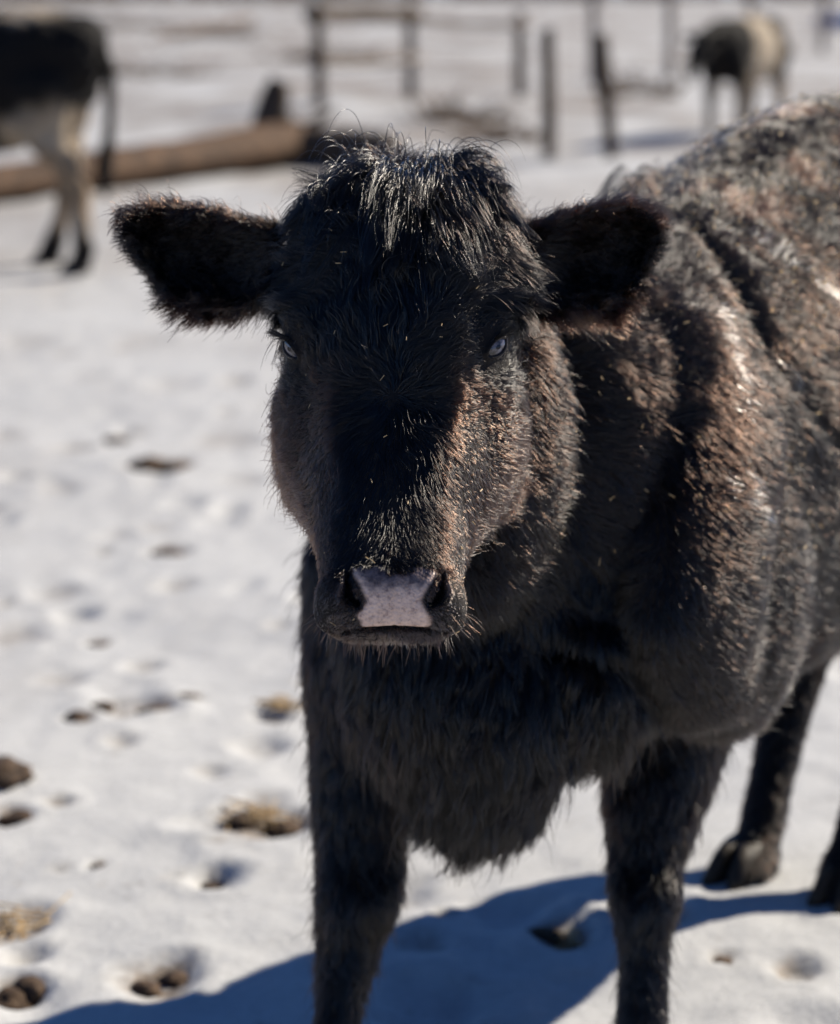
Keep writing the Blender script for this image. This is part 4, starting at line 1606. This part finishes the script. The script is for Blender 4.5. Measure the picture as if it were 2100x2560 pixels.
gl = on_ground(45, 268)
far_calf(gl + np.array([-.38, .05, 0]), math.pi - .30, 1.12, 'black and white calf at the left edge walking away beside the log', pat_left, (.10, -.08, .10, -.16), .1)
gr = on_ground(742, 138)
far_calf(gr, math.pi + 1.0, 1.0, 'small belted black and white calf far off between the fence posts', pat_right, (.03, -.03, .05, -.05), .25)


# ------------------------------------------------------------------ clods of frozen mud and hay on the snow
def clod(dx, dy, w, flat, label, seed, mat='clod'):
    b = on_ground(dx * W / 1736, dy * W / 1736)
    s_ = FPX / pix(b)[2]
    rad = w * W / 1736 / s_ / 2
    bm = bmesh.new()
    bmesh.ops.create_icosphere(bm, subdivisions=3, radius=1)
    v = np.array([q.co for q in bm.verts])
    k = 1 + .34 * vnoise(v + seed * 7.1, 1.5, seed) + .2 * vnoise(v + seed * 3.3, 3.6, seed + 1) + .09 * vnoise(v, 8, seed)
    v = v * k[:, None] * np.array([rad, rad * 1.25, rad * flat])
    f = [tuple(q.index for q in fc.verts) for fc in bm.faces]
    bm.free()
    o = mesh_obj('hay_clump' if mat == 'straw' else 'mud_clod', v, f, M[mat])
    o.location = (float(b[0]), float(b[1]), float(b[2] + rad * flat * .25))
    o.rotation_euler = (0, 0, seed)
    tag(o, label, 'hay' if mat == 'straw' else 'mud clod', 'clumps of dirt scattered over the trampled snow')


CLODS = [
    (240, 902, 36, .55, 'small round mud clod on the snow, highest one left of the calf'),
    (300, 972, 52, .5, 'left half of a split dark mud clod level with the calf\'s cheek'),
    (360, 976, 44, .5, 'right half of a split dark mud clod level with the calf\'s cheek'),
    (345, 1138, 44, .3, 'flat brown mud clod on the snow level with the nose of the calf'),
    (205, 1325, 30, .4, 'flat brown mud clod by itself, midway down the left snow'),
    (158, 1500, 46, .6, 'dark lumpy mud clod with a smaller one at its upper right'),
    (212, 1474, 28, .6, 'small mud clod touching the upper right of a lumpy one'),
    (318, 1474, 46, .5, 'dark mud clod, wider of a pair right of the lumpy clod'),
    (392, 1450, 30, .5, 'narrow mud clod, right one of a pair on the bare snow'),
    (2, 1628, 74, .5, 'big dark mud clod cut off by the left edge'),
    (34, 1690, 50, .5, 'dark mud clod lying just below the big one at the left edge'),
    (500, 1694, 46, .5, 'mud clod, left one in the muddy hoofprint beside the foreleg'),
    (585, 1692, 50, .5, 'mud clod, right one in the muddy hoofprint beside the foreleg'),
    (440, 1798, 34, .55, 'round mud clod below the muddy hoofprint near the foreleg'),
    (206, 1783, 18, .6, 'tiny mud clod alone on clean snow low on the left'),
    (305, 2022, 40, .5, 'mud clod, left one in the print low left of the foreleg'),
    (360, 2002, 36, .5, 'mud clod, right one in the print low left of the foreleg'),
    (18, 2042, 60, .6, 'large mud clod at the bottom left corner of the snow'),
    (60, 2022, 50, .6, 'dark mud clod just right of the large corner one'),
    (1120, 1938, 44, .5, 'dark mud clod in the calf\'s shadow between the front legs'),
    (1490, 1996, 36, .35, 'flat mud clod on the sunlit snow right of the front legs'),
]
for i, (dx, dy, w, fl_, lab) in enumerate(CLODS):
    clod(dx, dy, w * 1.45, fl_, lab, i + 1)


def hay(dx, dy, w, n, label, seed):
    r = np.random.default_rng(seed)
    b = on_ground(dx * W / 1736, dy * W / 1736)
    s_ = FPX / pix(b)[2]
    rad = w * W / 1736 / s_ / 2
    vs, fs = [], []
    for _ in range(n):
        p = np.array([r.normal(0, rad * .45), r.normal(0, rad * .5), r.uniform(.002, .018)])
        d = norm(np.array([r.normal(), r.normal(), r.normal(0, .15)])) * r.uniform(.3, .9) * rad
        vv, ff = wood_tube([p - d, p + d + np.array([0, 0, .004])], [.0016, .0012], 4, 1, 0)
        k = len(vs)
        vs += list(vv)
        fs += [tuple(i + k for i in q) for q in ff]
    o = mesh_obj('hay_wisp', vs, fs, M['straw'])
    o.location = tuple(map(float, b))
    tag(o, label, 'hay', 'wisps of hay on the snow')


hay(578, 1466, 76, 34, 'golden wisp of hay right beside the upper foreleg of the calf', 1)
hay(525, 1690, 130, 26, 'wisp of hay in the muddy hoofprint beside the foreleg', 2)
hay(1170, 1945, 90, 22, 'pale wisp of hay on the snow between the front legs', 3)
hay(35, 1890, 140, 26, 'wisp of hay on brown snow low at the left edge', 4)


# ------------------------------------------------------------------ bare woods on the skyline, one brown mass from here
def far_woods():
    r = np.random.default_rng(71)
    vs, fs = [], []
    for _ in range(1500):
        x, y = r.uniform(-260, 260), r.uniform(380, 460)
        h, w = r.uniform(5, 13), r.uniform(.25, .6)
        k = len(vs)
        for dx, dy in ((-w, -w), (w, -w), (w, w), (-w, w)):
            vs.append((x + dx, y + dy, -.3))
        top = (x + r.normal(0, .5), y, h)
        vs.append(top)
        fs += [(k, k + 1, k + 4), (k + 1, k + 2, k + 4), (k + 2, k + 3, k + 4), (k + 3, k, k + 4), (k + 3, k + 2, k + 1, k)]
        for _b in range(4):
            z = h * r.uniform(.3, .85)
            a = r.uniform(0, 6.28)
            l_ = r.uniform(1, 3)
            k = len(vs)
            p = np.array([x, y, z])
            e = p + np.array([math.cos(a) * l_, math.sin(a) * l_, r.uniform(.8, 2.4)])
            vs += [tuple(p + [0, 0, .2]), tuple(p - [0, 0, .2]), tuple(p + [.2, 0, 0]), tuple(e)]
            fs += [(k, k + 1, k + 3), (k + 1, k + 2, k + 3), (k + 2, k, k + 3), (k, k + 2, k + 1)]
    o = mesh_obj('far_woods', vs, fs, M['brush'], shade=False)
    tag(o, 'bare brown woods along the skyline beyond the field', 'woods', kind='stuff')


far_woods()
